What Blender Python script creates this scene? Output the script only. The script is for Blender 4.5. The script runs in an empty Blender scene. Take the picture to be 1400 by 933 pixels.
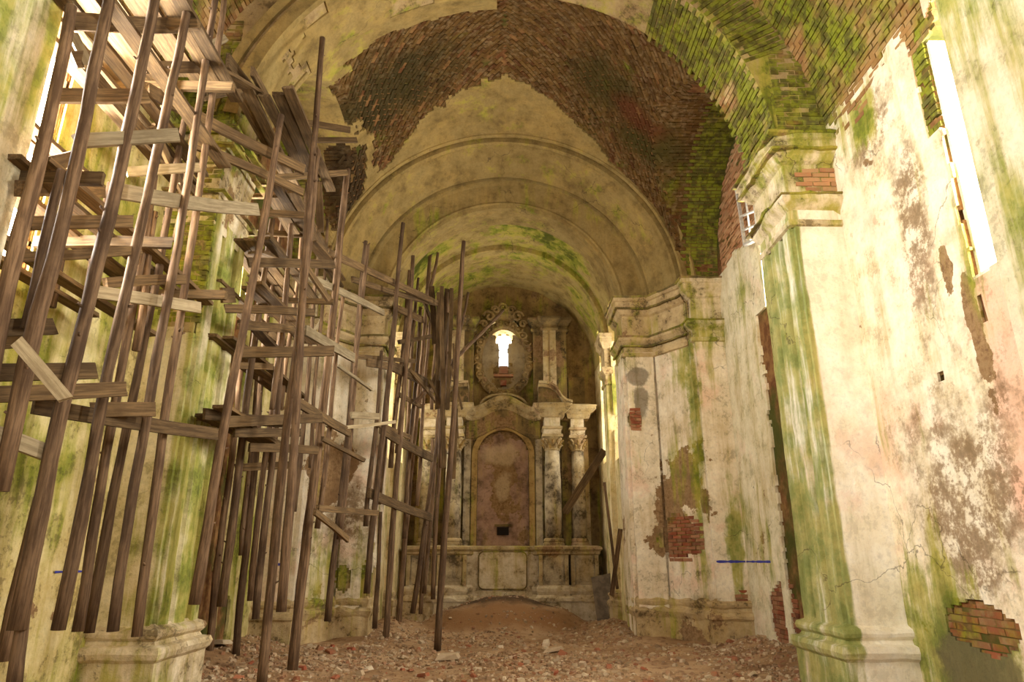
import bpy, bmesh, math, random
from mathutils import Vector, Matrix, noise
random.seed(7)
R = math.radians
sc = bpy.context.scene
col = sc.collection

# ------------------------------------------------------------------ camera, world, lights, exposure
CAM_H, FPX, PITCH, YAW = 1.6, 933.0, R(17.8), R(-0.74)
cd = bpy.data.cameras.new('camera'); cd.sensor_width = 36; cd.lens = FPX / 1400 * 36
cd.clip_start = .05
cam = bpy.data.objects.new('camera', cd); col.objects.link(cam)
cam.location = (0, 0, CAM_H); cam.rotation_euler = (R(90) + PITCH, 0, YAW)
sc.camera = cam
sc.view_settings.view_transform = 'Standard'; sc.view_settings.look = 'None'
sc.view_settings.gamma = 1; sc.view_settings.exposure = 0.36
sc.view_settings.use_curve_mapping = False
sc.cycles.max_bounces = 4; sc.cycles.diffuse_bounces = 4; sc.cycles.adaptive_threshold = .025; sc.cycles.glossy_bounces = 2; sc.cycles.transmission_bounces = 1

w = bpy.data.worlds.new('overcast_sky'); sc.world = w; w.use_nodes = True
bg = w.node_tree.nodes['Background']; bg.inputs[0].default_value = (1, .985, .95, 1); bg.inputs[1].default_value = 3.0

def window_or_fill_light(name, loc, rot, sx, sy, power, c=(1, .965, .89)):
    l = bpy.data.lights.new(name, 'AREA'); l.shape = 'RECTANGLE'; l.size = sx; l.size_y = sy
    l.energy = power; l.color = c
    o = bpy.data.objects.new(name, l); col.objects.link(o); o.location = loc; o.rotation_euler = rot
    return o
# daylight through each window opening; an area light shines along its local -Z
for s in (1, -1):
    ry = R(90) * s
    window_or_fill_light('daylight_bay_window', (s*5.35, 5.62, 6.0), (0, ry, 0), 3.2, 1.0, 1800 if s < 0 else 400, (1, .98, .93))
    window_or_fill_light('daylight_side_window', (s*5.35, 10.55, 6.0), (0, ry, 0), 3.0, 1.4, 460)
    window_or_fill_light('daylight_nave_window', (s*5.35, 0.4, 6.0), (0, ry, 0), 3.4, 2.2, 270)
    window_or_fill_light('daylight_nave_window', (s*5.35, -3.6, 6.0), (0, ry, 0), 3.4, 2.2, 270)
    window_or_fill_light('daylight_chancel_window', (s*3.7, 16.72, 6.1), (0, ry, 0), 3.4, 1.3, 100)
    window_or_fill_light('daylight_chancel_window', (s*3.7, 19.0, 6.1), (0, ry, 0), 3.4, 1.0, 60)
window_or_fill_light('west_fill_light', (0, -6.6, 5.0), (R(90), 0, 0), 5.0, 7.0, 110)  # added fill lamp at the unseen west end, not a known window

# ------------------------------------------------------------------ helpers
CM = cam.rotation_euler.to_matrix()
def P(px, py, D):
    """world point on the plane Y = D seen at a place of the 1400 x 933 photograph"""
    d = CM @ Vector(((px - 700) / FPX, (466.5 - py) / FPX, -1))
    return Vector((0, 0, CAM_H)) + d * (D / d.y)
def PX(px, py, X):
    d = CM @ Vector(((px - 700) / FPX, (466.5 - py) / FPX, -1))
    return Vector((0, 0, CAM_H)) + d * (X / d.x)
def fn(p, s=1.0, o=0.0):
    return noise.fractal(Vector((p[0]*s + o, p[1]*s + o*1.7, p[2]*s - o)), .9, 2.1, 4)

def mesh_obj(name, verts, faces, mat, parent=None, smooth=False):
    me = bpy.data.meshes.new(name); me.from_pydata([tuple(v) for v in verts], [], faces); me.update()
    if mat: me.materials.append(mat)
    if smooth:
        for p in me.polygons: p.use_smooth = True
    o = bpy.data.objects.new(name, me); col.objects.link(o)
    if parent: o.parent = parent
    return o
def empty(name, loc=(0, 0, 0)):
    o = bpy.data.objects.new(name, None); col.objects.link(o); o.location = loc; o.empty_display_size = .2
    return o
def tag(o, label, cat=None, group=None, kind=None):
    o['label'] = label
    if cat: o['category'] = cat
    if group: o['group'] = group
    if kind: o['kind'] = kind
    return o
def structure(o, label):
    o['kind'] = 'structure'; o['label'] = label; o['category'] = 'building part'
    return o

class MB:
    def __init__(s): s.v = []; s.f = []
    def add(s, vs, fs):
        n = len(s.v); s.v += [tuple(v) for v in vs]; s.f += [tuple(i + n for i in f) for f in fs]
    def box(s, x0, x1, y0, y1, z0, z1):
        s.add([(x0,y0,z0),(x1,y0,z0),(x1,y1,z0),(x0,y1,z0),(x0,y0,z1),(x1,y0,z1),(x1,y1,z1),(x0,y1,z1)],
              [(0,3,2,1),(4,5,6,7),(0,1,5,4),(1,2,6,5),(2,3,7,6),(3,0,4,7)])
    def lathe(s, c, prof, n=20, a0=0, a1=2*math.pi, ax='z'):
        full = abs(a1 - a0 - 2*math.pi) < 1e-6; m = n if full else n + 1
        vs = []
        for r, h in prof:
            for k in range(m):
                a = a0 + (a1 - a0) * k / n
                q = (r*math.cos(a), r*math.sin(a), h)
                if ax == 'y': q = (q[0], -q[2], q[1])
                vs.append((c[0]+q[0], c[1]+q[1], c[2]+q[2]))
        fs = []
        for j in range(len(prof) - 1):
            for k in range(n):
                k2 = (k + 1) % m
                fs.append((j*m+k, j*m+k2, (j+1)*m+k2, (j+1)*m+k))
        if full: fs += [tuple(range(m-1, -1, -1)), tuple((len(prof)-1)*m + k for k in range(m))]
        s.add(vs, fs)
    def prism(s, poly, y0, y1):
        """polygon in x,z pushed from y0 to y1"""
        n = len(poly)
        s.add([(x, y0, z) for x, z in poly] + [(x, y1, z) for x, z in poly],
              [tuple(range(n)), tuple(range(2*n-1, n-1, -1))] + [(i, i+n, (i+1) % n + n, (i+1) % n) for i in range(n)])
    def tube(s, pts, rad, n=8, cap=True):
        vs = []; fs = []
        for i, p in enumerate(pts):
            p = Vector(p); a = Vector(pts[max(i-1, 0)]); b = Vector(pts[min(i+1, len(pts)-1)])
            t = (b - a).normalized(); u = t.cross(Vector((.31, .93, .17))).normalized(); v = t.cross(u)
            r = rad[i] if isinstance(rad, (list, tuple)) else rad
            for k in range(n):
                an = 2*math.pi*k/n; vs.append(p + (u*math.cos(an) + v*math.sin(an))*r)
        m = len(pts)
        for i in range(m-1):
            for k in range(n):
                k2 = (k+1) % n; fs.append((i*n+k, i*n+k2, (i+1)*n+k2, (i+1)*n+k))
        if cap: fs += [tuple(range(n-1, -1, -1)), tuple((m-1)*n+k for k in range(n))]
        s.add(vs, fs)
    def sphere(s, c, r, nu=8, nv=6, sc=(1,1,1)):
        prof = [(max(r*math.sin(math.pi*j/nv), 1e-4), -r*math.cos(math.pi*j/nv)) for j in range(nv+1)]
        vs = []; 
        for rr, h in prof:
            for k in range(nu):
                a = 2*math.pi*k/nu; vs.append((c[0]+rr*math.cos(a)*sc[0], c[1]+rr*math.sin(a)*sc[1], c[2]+h*sc[2]))
        s.add(vs, [(j*nu+k, j*nu+(k+1) % nu, (j+1)*nu+(k+1) % nu, (j+1)*nu+k) for j in range(nv) for k in range(nu)])
    def build(s, name, mat, parent=None, smooth=False): return mesh_obj(name, s.v, s.f, mat, parent, smooth)

def surfslab(name, Pg, Ng, mat, parent=None, keep=None, f=0.0, b=-.3, mirror=False, smooth=False, jit=0.0):
    """grid of points Pg with normals Ng (towards the room) as a slab between offsets f and b; cells where keep(mid) is false are open"""
    nu, nv = len(Pg), len(Pg[0]); n = nu*nv
    vs = []
    for off in (f, b):
        for i in range(nu):
            for j in range(nv):
                q = Pg[i][j] + Ng[i][j]*off
                if jit: 
                    q = q + Ng[i][j]*(fn(Pg[i][j], 1.3)*jit)
                vs.append((-q.x if mirror else q.x, q.y, q.z))
    K = [[True]*(nv-1) for _ in range(nu-1)]
    if keep:
        for i in range(nu-1):
            for j in range(nv-1):
                m = (Pg[i][j]+Pg[i+1][j]+Pg[i][j+1]+Pg[i+1][j+1])/4
                if mirror: m = Vector((-m.x, m.y, m.z))
                K[i][j] = keep(m)
    fs = []
    def add(q): fs.append(tuple(reversed(q)) if mirror else q)
    g = lambda i, j, k=0: k*n + i*nv + j
    for i in range(nu-1):
        for j in range(nv-1):
            if not K[i][j]: continue
            add((g(i,j), g(i+1,j), g(i+1,j+1), g(i,j+1)))
            add((g(i,j,1), g(i,j+1,1), g(i+1,j+1,1), g(i+1,j,1)))
            if i == 0 or not K[i-1][j]: add((g(i,j), g(i,j+1), g(i,j+1,1), g(i,j,1)))
            if i == nu-2 or not K[i+1][j]: add((g(i+1,j+1), g(i+1,j), g(i+1,j,1), g(i+1,j+1,1)))
            if j == 0 or not K[i][j-1]: add((g(i+1,j), g(i,j), g(i,j,1), g(i+1,j,1)))
            if j == nv-2 or not K[i][j+1]: add((g(i,j+1), g(i+1,j+1), g(i+1,j+1,1), g(i,j+1,1)))
    used = sorted({i for q in fs for i in q}); mp = {o: k for k, o in enumerate(used)}
    return mesh_obj(name, [vs[i] for i in used], [tuple(mp[i] for i in q) for q in fs], mat, parent, smooth)

def plan_nodes(pts, step):
    """points and mitred room-side normals along a plan polyline (room on the left of travel)"""
    out = []; nr = []
    for i in range(len(pts)-1):
        d = Vector((pts[i+1][0]-pts[i][0], pts[i+1][1]-pts[i][1])).normalized(); nr.append(Vector((-d.y, d.x)))
    for i, p in enumerate(pts):
        if i == 0: nn = nr[0]
        elif i == len(pts)-1: nn = nr[-1]
        else:
            nn = nr[i-1] + nr[i]; nn = nn.normalized(); nn = nn / max(.35, nn.dot(nr[i]))
        out.append((Vector(p), nn))
        if i < len(pts)-1:
            L = (Vector(pts[i+1])-Vector(p)).length; k = max(1, int(L/step + .5))
            for q in range(1, k): out.append((Vector(p).lerp(Vector(pts[i+1]), q/k), nr[i]))
    return out
def frange(a, b, step):
    k = max(1, int(abs(b-a)/step + .5)); return [a + (b-a)*i/k for i in range(k+1)]
def polyslab(name, pts, z0, z1, mat, parent=None, keep=None, f=0.0, b=-.3, step=.1, zstep=.1, mirror=False, jit=0.0):
    nd = plan_nodes(pts, step); zs = frange(z0, z1, zstep)
    Pg = [[Vector((p.x, p.y, z)) for z in zs] for p, _ in nd]
    Ng = [[Vector((q.x, q.y, 0)) for z in zs] for _, q in nd]
    return surfslab(name, Pg, Ng, mat, parent, keep, f, b, mirror, False, jit)
def moulding(name, pts, sec, mat, parent=None, mirror=False, rough=.012, gaps=None, zoff=None):
    """section [(offset, z)] swept along the plan polyline; a little worn"""
    nd = plan_nodes(pts, .12); vs = []; m = len(sec)
    for p, q in nd:
        for o, z in sec:
            r = rough*noise.noise(Vector((p.x*5, p.y*5, z*9))) if o > 0 else 0
            k = 1.0
            if gaps:
                k = gaps(Vector((-p.x if mirror else p.x, p.y, z)))
            vs.append(((p.x+q.x*(o*k+r)) * (-1 if mirror else 1), p.y+q.y*(o*k+r), z + r + (zoff(p.x) if zoff else 0)))
    fs = []
    for i in range(len(nd)-1):
        for j in range(m-1):
            q = (i*m+j, (i+1)*m+j, (i+1)*m+j+1, i*m+j+1); fs.append(tuple(reversed(q)) if mirror else q)
    fs += [tuple(range(m)), tuple((len(nd)-1)*m + j for j in range(m-1, -1, -1))]
    return mesh_obj(name, vs, fs, mat, parent)

# ------------------------------------------------------------------ materials
def srgb(r, g, b):
    f = lambda c: (c/255/12.92) if c/255 <= .04045 else ((c/255+.055)/1.055)**2.4
    return (f(r), f(g), f(b), 1)
class NT:
    def __init__(s, name, rough=.92):
        s.m = bpy.data.materials.new(name); s.m.use_nodes = True; s.t = s.m.node_tree
        s.b = s.t.nodes['Principled BSDF']; s.b.inputs['Roughness'].default_value = rough
        s.b.inputs['Specular IOR Level'].default_value = .2
        s.geo = s.t.nodes.new('ShaderNodeNewGeometry'); s.pos = s.geo.outputs['Position']
    def N(s, t, **k):
        n = s.t.nodes.new(t)
        for a, v in k.items(): setattr(n, a, v)
        return n
    def L(s, a, b): s.t.links.new(a, b)
    def scaled(s, v, off=(0,0,0), src=None):
        n = s.N('ShaderNodeMapping'); n.inputs['Scale'].default_value = v; n.inputs['Location'].default_value = off
        s.L(src or s.pos, n.inputs['Vector']); return n.outputs[0]
    def noise(s, scale, detail=6, v=(1,1,1), off=(0,0,0), rough=.6, dist=0, src=None):
        n = s.N('ShaderNodeTexNoise'); n.inputs['Scale'].default_value = scale; n.inputs['Detail'].default_value = detail
        n.inputs['Roughness'].default_value = rough; n.inputs['Distortion'].default_value = dist
        s.L(s.scaled(v, off, src), n.inputs['Vector']); return n.outputs['Fac']
    def ramp(s, x, lo, hi):
        n = s.N('ShaderNodeMapRange', interpolation_type='SMOOTHSTEP'); n.inputs[1].default_value = lo; n.inputs[2].default_value = hi
        s.L(x, n.inputs[0]); return n.outputs[0]
    def math(s, op, a, b=0.0, clamp=False):
        n = s.N('ShaderNodeMath', operation=op, use_clamp=clamp)
        for i, q in enumerate((a, b)):
            if isinstance(q, (int, float)): n.inputs[i].default_value = q
            else: s.L(q, n.inputs[i])
        return n.outputs[0]
    def mix(s, fac, a, b):
        n = s.N('ShaderNodeMix', data_type='RGBA')
        if isinstance(fac, (int, float)): n.inputs[0].default_value = fac
        else: s.L(fac, n.inputs[0])
        for i, q in ((6, a), (7, b)):
            if isinstance(q, tuple): n.inputs[i].default_value = q
            else: s.L(q, n.inputs[i])
        return n.outputs[2]
    def blob(s, c, r, wob=.7, nsc=2.2, soft=.08):
        a = s.N('ShaderNodeVectorMath', operation='SUBTRACT'); s.L(s.pos, a.inputs[0]); a.inputs[1].default_value = c
        d = s.N('ShaderNodeVectorMath', operation='DIVIDE'); s.L(a.outputs[0], d.inputs[0]); d.inputs[1].default_value = r
        l = s.N('ShaderNodeVectorMath', operation='LENGTH'); s.L(d.outputs[0], l.inputs[0])
        x = s.math('ADD', l.outputs['Value'], s.math('MULTIPLY', s.math('SUBTRACT', s.noise(nsc, 7, off=(c[2], c[0], 1)), .5), wob*2.4))
        return s.ramp(x, 1 + soft, 1 - soft)
    def bump(s, h, strength=.4, dist=.02):
        n = s.N('ShaderNodeBump'); n.inputs['Strength'].default_value = strength; n.inputs['Distance'].default_value = dist
        s.L(h, n.inputs['Height']); s.L(n.outputs[0], s.b.inputs['Normal'])
    def out(s, c): s.L(c, s.b.inputs['Base Color']); return s.m

GREEN, DGREEN, OLIVE = srgb(116,128,18), srgb(58,68,12), srgb(164,154,60)
def plaster(name, base, alt, green=.45, brown=.3, pink=0., dark=.3, blobs=(), brown_c=srgb(122,92,60), side_green=0., dg=.6, cracks=.6, damp=.55):
    n = NT(name)
    n0 = n.noise(.7, 7, off=(5,5,5), rough=.64)          # large, detailed
    mid = n.noise(2.6, 7, off=(3,1,7), rough=.66); fine = n.noise(15, 4, off=(1,5,2), rough=.75)
    st = n.noise(3.6, 6, v=(1,1,.11), off=(4,2,0), rough=.66); lg = n.noise(.5, 4, off=(1,9,3))
    nb = n.math('SUBTRACT', n.noise(1.7, 6, off=(2,6,1), rough=.66), .5)
    def blob(ctr, rad, wob, soft):
        a = n.N('ShaderNodeVectorMath', operation='SUBTRACT'); n.L(n.pos, a.inputs[0]); a.inputs[1].default_value = ctr
        d = n.N('ShaderNodeVectorMath', operation='DIVIDE'); n.L(a.outputs[0], d.inputs[0]); d.inputs[1].default_value = rad
        l = n.N('ShaderNodeVectorMath', operation='LENGTH'); n.L(d.outputs[0], l.inputs[0])
        return n.ramp(n.math('ADD', l.outputs['Value'], n.math('MULTIPLY', nb, wob*4.2)), 1 + soft, 1 - soft)
    of = lambda k: [x[1:] for x in blobs if x[0] == k]
    c = n.mix(n.ramp(mid, .36, .64), base, alt)
    c = n.mix(n.math('MULTIPLY', n.ramp(n.math('ADD', n.math('MULTIPLY', st, .5), n.math('MULTIPLY', n0, .5)), .46, .62), damp), c, srgb(176,146,84))
    if pink: c = n.mix(n.math('MULTIPLY', n.ramp(n.math('SUBTRACT', 1.0, n0), .52, .62), pink), c, srgb(218,160,128))
    for ctr, rad in of('pink'): c = n.mix(n.math('MULTIPLY', blob(ctr, rad, .8, .5), .6), c, srgb(228,168,140))
    peel = n.ramp(n.math('ADD', n0, (brown-.5)*.35), .53, .545)
    for ctr, rad in of('brown'): peel = n.math('MAXIMUM', peel, blob(ctr, rad, .8, .04))
    c = n.mix(peel, c, n.mix(n.ramp(fine, .3, .7), brown_c, srgb(156,126,88)))
    for ctr, rad in of('stain'): c = n.mix(n.math('MULTIPLY', n.math('MULTIPLY', blob(ctr, rad, .9, .5), n.ramp(n.math('ADD', n.math('MULTIPLY', mid, .55), n.math('MULTIPLY', fine, .45)), .43, .53)), .8), c, brown_c)
    a = n.math('ADD', n.math('MULTIPLY', st, .62), n.math('MULTIPLY', lg, .55))
    if side_green:
        sx = n.N('ShaderNodeSeparateXYZ'); n.L(n.pos, sx.inputs[0])      # growth keeps to the piers' inner faces
        a = n.math('ADD', a, n.math('MULTIPLY', n.ramp(n.math('ABSOLUTE', sx.outputs[0]), 4.14, 4.06), side_green))
    for ctr, rad in of('green'): a = n.math('ADD', a, n.math('MULTIPLY', blob(ctr, rad, .5, .6), .16))
    th = .72 - green*.25
    c = n.mix(n.math('MULTIPLY', n.ramp(a, th-.05, th+.1), .85), c, n.mix(n.ramp(mid, .4, .6), OLIVE, GREEN))
    c = n.mix(n.math('MULTIPLY', n.ramp(a, th+.08, th+.2), dg), c, DGREEN)
    c = n.mix(n.math('MULTIPLY', n.ramp(n.math('ADD', n.math('MULTIPLY', mid, .6), n.math('MULTIPLY', fine, .4)), .53, .6), dark), c, srgb(70,58,38))
    for ctr, rad in of('dark'): c = n.mix(n.math('MULTIPLY', blob(ctr, rad, .4, .15), .7), c, srgb(92,80,62))
    for ctr, rad in of('white'): c = n.mix(n.math('MULTIPLY', blob(ctr, rad, .5, .3), .45), c, srgb(214,190,150))
    # overall grime
    hv = n.N('ShaderNodeMix', data_type='RGBA', blend_type='MULTIPLY'); hv.inputs[0].default_value = 1
    n.L(c, hv.inputs[6]); g = n.math('ADD', .18, n.math('MULTIPLY', n.math('ADD', fine, n.math('MULTIPLY', n.math('ADD', st, mid), .4)), .93), True); 
    cc = n.N('ShaderNodeCombineColor'); [n.L(g, cc.inputs[k]) for k in range(3)]; n.L(cc.outputs[0], hv.inputs[7]); c = hv.outputs[2]
    vo = n.N('ShaderNodeTexVoronoi', feature='DISTANCE_TO_EDGE'); vo.inputs['Scale'].default_value = .55
    wv = n.N('ShaderNodeVectorMath', operation='ADD'); n.L(n.pos, wv.inputs[0])
    nz = n.N('ShaderNodeTexNoise'); nz.inputs['Scale'].default_value = 1.6; nz.inputs['Detail'].default_value = 5; n.L(n.pos, nz.inputs['Vector']); n.L(nz.outputs['Color'], wv.inputs[1])
    n.L(wv.outputs[0], vo.inputs['Vector'])
    cr = n.math('MULTIPLY', n.ramp(vo.outputs['Distance'], .006, .0015), n.ramp(lg, .5, .58))
    c = n.mix(n.math('MULTIPLY', cr, cracks), c, srgb(70,56,38))
    n.bump(n.math('ADD', n.math('MULTIPLY', fine, .4), n.math('MULTIPLY', mid, .5)), .85, .04)
    return n.out(c)

def brick_mat(name, island=False, moss=.5, cols=None, blobs=()):
    n = NT(name)
    if island: rnd = n.geo.outputs['Random Per Island']
    else:
        oi = n.N('ShaderNodeObjectInfo'); rnd = oi.outputs['Random']
    cr = n.N('ShaderNodeValToRGB'); cr.color_ramp.interpolation = 'LINEAR'
    cols = cols or [(120,56,34),(150,78,48),(140,96,58),(168,124,84),(104,62,40)]
    el = cr.color_ramp.elements
    el[0].position = 0; el[0].color = srgb(*cols[0]); el[1].position = 1; el[1].color = srgb(*cols[-1])
    for i, q in enumerate(cols[1:-1]):
        e = el.new((i+1)/(len(cols)-1)); e.color = srgb(*q)
    n.L(rnd, cr.inputs[0]); c = cr.outputs[0]
    c = n.mix(n.math('MULTIPLY', n.ramp(n.noise(9, 8), .45, .7), .5), c, srgb(150,128,92))
    g = n.noise(.7, 6, off=(3,3,0)); th = .75 - moss*.4
    c = n.mix(n.math('MULTIPLY', n.ramp(g, th-.04, th+.12), .85), c, n.mix(n.ramp(n.noise(6, 6), .4, .6), GREEN, DGREEN))
    for ctr, rad, cc in blobs: c = n.mix(n.math('MULTIPLY', n.blob(ctr, rad, wob=1.0, nsc=1.1, soft=.6), .75), c, srgb(*cc))
    n.bump(n.noise(30, 8), .5, .01)
    return n.out(c)

def core_mat(name, moss=.4):
    """brickwork behind the plaster, where single bricks are too far off to be told apart"""
    n = NT(name)
    c = n.mix(n.ramp(n.noise(6, 8), .35, .65), srgb(100,62,34), srgb(138,102,60))
    th = .75 - moss*.4; g = n.noise(.8, 6, off=(1,3,0))
    c = n.mix(n.math('MULTIPLY', n.ramp(g, th-.04, th+.12), .9), c, srgb(66,72,22))
    n.bump(n.noise(18, 8), .6, .02)
    return n.out(c)

def wood_mat(name, a, b, c3):
    n = NT(name, .85)
    oi = n.N('ShaderNodeObjectInfo')
    tc = n.N('ShaderNodeTexCoord')
    g = n.noise(3.0, 8, v=(12,12,.8), src=tc.outputs['Object'], rough=.65)
    c = n.mix(n.ramp(g, .38, .64), srgb(*a), srgb(*b))
    c = n.mix(n.math('MULTIPLY', n.ramp(n.noise(1.8, 6), .45, .65), .55), c, srgb(*c3))
    hs = n.N('ShaderNodeHueSaturation'); hs.inputs['Saturation'].default_value = .95
    mr = n.N('ShaderNodeMapRange'); n.L(oi.outputs['Random'], mr.inputs[0]); mr.inputs[3].default_value = .7; mr.inputs[4].default_value = 1.25
    n.L(mr.outputs[0], hs.inputs['Value']); n.L(c, hs.inputs['Color'])
    n.bump(g, .5, .01)
    return n.out(hs.outputs[0])
def flat(name, c, rough=.9):
    n = NT(name, rough)
    q = n.mix(n.math('MULTIPLY', n.ramp(n.noise(14, 6), .35, .7), .5), srgb(*c), srgb(*[x*.7 for x in c]))
    n.bump(n.noise(25, 5), .3, .01)
    return n.out(q)

M = {}
M['pier'] = plaster('pier_plaster', srgb(228,218,188), srgb(208,196,158), green=.32, brown=.08, pink=.2, dark=.3, side_green=.06, dg=.3)
M['pierL2'] = plaster('mossy_pier_plaster', srgb(226,214,178), srgb(200,186,140), green=.42, brown=.08, dark=.35, side_green=.10, dg=.5)
M['pierR2'] = plaster('mid_pier_plaster', srgb(248,242,226), srgb(238,228,204), green=.05, brown=.0, pink=.35, dark=.15, side_green=.215, dg=.25, damp=.3)
M['wallR'] = plaster('bay_wall_plaster', srgb(240,228,202), srgb(226,208,172), green=.2, brown=.2, pink=.45, dark=.3, dg=.5,
    blobs=[('stain',(4.7,6.9,2.2),(1,.9,1.1)),('stain',(4.7,7.0,5.2),(1,.28,.9)),('brown',(4.7,6.36,3.7),(1,.10,.6)),('green',(4.7,7.9,.7),(1,.9,.8)),('green',(4.7,7.2,.5),(1,.8,.5)),('dark',(4.7,7.3,.5),(1,.6,.4)),('stain',(4.7,7.5,6.9),(1,.5,.4)),('brown',(4.7,6.6,4.6),(1,.10,.3)),('pink',(4.7,6.0,2.8),(1,.35,2.2)),('green',(4.7,7.55,7.1),(1,.3,.35))])
M['wallL'] = plaster('bay_wall_plaster_mossy', srgb(214,198,146), srgb(190,170,108), green=.6, brown=.2, dark=.5, dg=.6)
M['pierC'] = plaster('chancel_pier_plaster', srgb(234,222,196), srgb(214,198,166), green=.22, brown=.16, pink=.35, dark=.35, dg=.4,
    blobs=[('brown',(3.7,14.3,3.15),(.5,.8,.75)),('brown',(3.45,14.7,2.35),(.5,.8,.5)),('green',(3.98,13.95,3.4),(.10,.3,2.2)),('dark',(3.05,15,5.55),(.25,.4,.22)),('dark',(3.05,15,4.95),(.16,.4,.34)),('green',(3.8,14.2,6.0),(.3,.5,1.2)),
           ('brown',(-3.6,14.4,3.3),(.5,.8,.6)),('stain',(-3.2,15,2.5),(.6,.8,.9)),('green',(4.5,13.8,1.6),(.14,.3,1.2))])
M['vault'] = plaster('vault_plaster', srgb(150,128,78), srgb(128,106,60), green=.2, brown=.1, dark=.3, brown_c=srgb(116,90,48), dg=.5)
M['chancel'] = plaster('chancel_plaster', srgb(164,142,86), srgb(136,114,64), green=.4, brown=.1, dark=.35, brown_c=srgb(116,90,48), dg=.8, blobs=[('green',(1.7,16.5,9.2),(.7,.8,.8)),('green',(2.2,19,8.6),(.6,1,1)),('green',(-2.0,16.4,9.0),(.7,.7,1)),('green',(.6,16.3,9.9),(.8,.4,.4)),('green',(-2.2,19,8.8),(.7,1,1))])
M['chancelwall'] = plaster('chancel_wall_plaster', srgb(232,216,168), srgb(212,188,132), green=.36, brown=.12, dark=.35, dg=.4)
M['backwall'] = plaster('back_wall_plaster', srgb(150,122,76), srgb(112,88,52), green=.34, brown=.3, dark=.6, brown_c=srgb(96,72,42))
M['mould'] = plaster('worn_moulding_plaster', srgb(222,206,172), srgb(180,160,122), green=.4, brown=.2, dark=.6, dg=.5)
M['mouldC'] = plaster('far_moulding_plaster', srgb(196,172,128), srgb(156,132,92), green=.36, brown=.25, dark=.7, dg=.5)
M['moss'] = plaster('mossy_ledge', srgb(120,104,62), srgb(92,78,44), green=.5, brown=.5, dark=.7, dg=.8)
M['core'] = core_mat('old_brickwork', .6)
M['mortar'] = plaster('lime_mortar', srgb(176,152,108), srgb(146,120,80), green=.5, brown=.2, dark=.6, dg=.7)
M['coredark'] = core_mat('dark_brickwork', .5)
M['brick'] = brick_mat('pier_brick', moss=1.0, cols=[(150,92,60),(176,128,88),(160,124,78),(196,164,118),(140,90,60)])
M['brickred'] = brick_mat('red_brick', moss=.3, cols=[(120,62,40),(142,78,50),(136,90,60),(156,108,76),(104,58,40)])
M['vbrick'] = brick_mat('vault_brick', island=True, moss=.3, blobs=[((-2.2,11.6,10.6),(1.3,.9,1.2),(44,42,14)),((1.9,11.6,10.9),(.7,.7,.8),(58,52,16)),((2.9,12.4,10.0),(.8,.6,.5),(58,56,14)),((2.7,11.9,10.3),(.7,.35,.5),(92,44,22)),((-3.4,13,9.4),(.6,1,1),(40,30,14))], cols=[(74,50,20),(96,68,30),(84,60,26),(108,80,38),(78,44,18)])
M['lunette'] = brick_mat('lunette_brick', moss=.25, cols=[(160,110,74),(184,134,94),(162,120,82),(196,154,114),(148,98,66)])
M['sbrick'] = brick_mat('side_arch_brick', island=True, moss=1.0, cols=[(150,110,66),(170,132,84),(140,104,60),(184,150,104),(130,90,54)])
M['nbrick'] = brick_mat('nave_vault_brick', island=True, moss=.7, cols=[(120,80,44),(150,112,66),(136,100,56),(166,132,84),(112,70,40)])
M['wood'] = wood_mat('weathered_pole_wood', (82,60,38), (126,98,68), (64,45,28))
M['plank'] = wood_mat('weathered_plank_wood', (82,62,36), (118,92,56), (66,48,26))
M['pale'] = wood_mat('pale_board_wood', (136,118,86), (168,150,114), (108,88,58))
M['blue'] = flat('blue_paint', (64,66,150))
M['hole'] = flat('hole_shade', (34,26,20))  # near-black colour that stands in for the shade inside holes
M['whitepaint'] = flat('white_painted_metal', (206,200,188))

# ------------------------------------------------------------------ floor
def ground(x, y):
    h = .05*fn((x, y, 0), .7, 3) + .035*fn((x, y, 2), 2.3) + .012*fn((x, y, 5), 7)
    # earth mound in front of the altar with a step
    e = math.hypot((x-.05)/2.1, (y-18.7)/1.7)
    h += .36*max(0, min(1, (1.0-e)*4.0)) + .34*max(0, min(1, (.78-e)*1.8))
    if y > 8: h += .10*max(0, min(1, (abs(x)-1.2)/2.2))*min(1, (y-8)/3)
    h += .22*max(0, 1-abs(abs(x)-4.55)/.7) * max(0, min(1, (y-9)/2))*max(0, min(1, (14.2-y)))
    h += .25*math.exp(-((x-2.5)/.5)**2-((y-16.6)/1.6)**2) + .3*math.exp(-((x+2.55)/.5)**2-((y-16.8)/1.8)**2)
    return h
n = NT('dirt_floor')
c = n.mix(n.ramp(n.noise(.8, 6), .38, .62), srgb(150,116,80), srgb(178,146,108))
c = n.mix(n.math('MULTIPLY', n.ramp(n.noise(7, 8), .5, .66), .6), c, srgb(108,72,46))
c = n.mix(n.blob((.1,17.6,.3), (1.8,.5,.6), wob=.3, soft=.4), c, srgb(142,104,66))
c = n.mix(n.blob((.0,18.9,.6), (1.6,.8,.5), wob=.4, soft=.3), c, srgb(84,64,44))
n.bump(n.noise(16, 9, rough=.7), .8, .04)
M['dirt'] = n.out(c)
gx = frange(-4.8, 4.8, .1); gy = frange(-6.6, 20.7, .12)
vs = [(x, y, ground(x, y)) for y in gy for x in gx]; W_ = len(gx)
fs = [(j*W_+i, j*W_+i+1, (j+1)*W_+i+1, (j+1)*W_+i) for j in range(len(gy)-1) for i in range(W_-1)]
floor = structure(mesh_obj('floor', vs, fs, M['dirt'], None, True), 'trodden earth floor of the ruined church with a mound before the altar')

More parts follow.
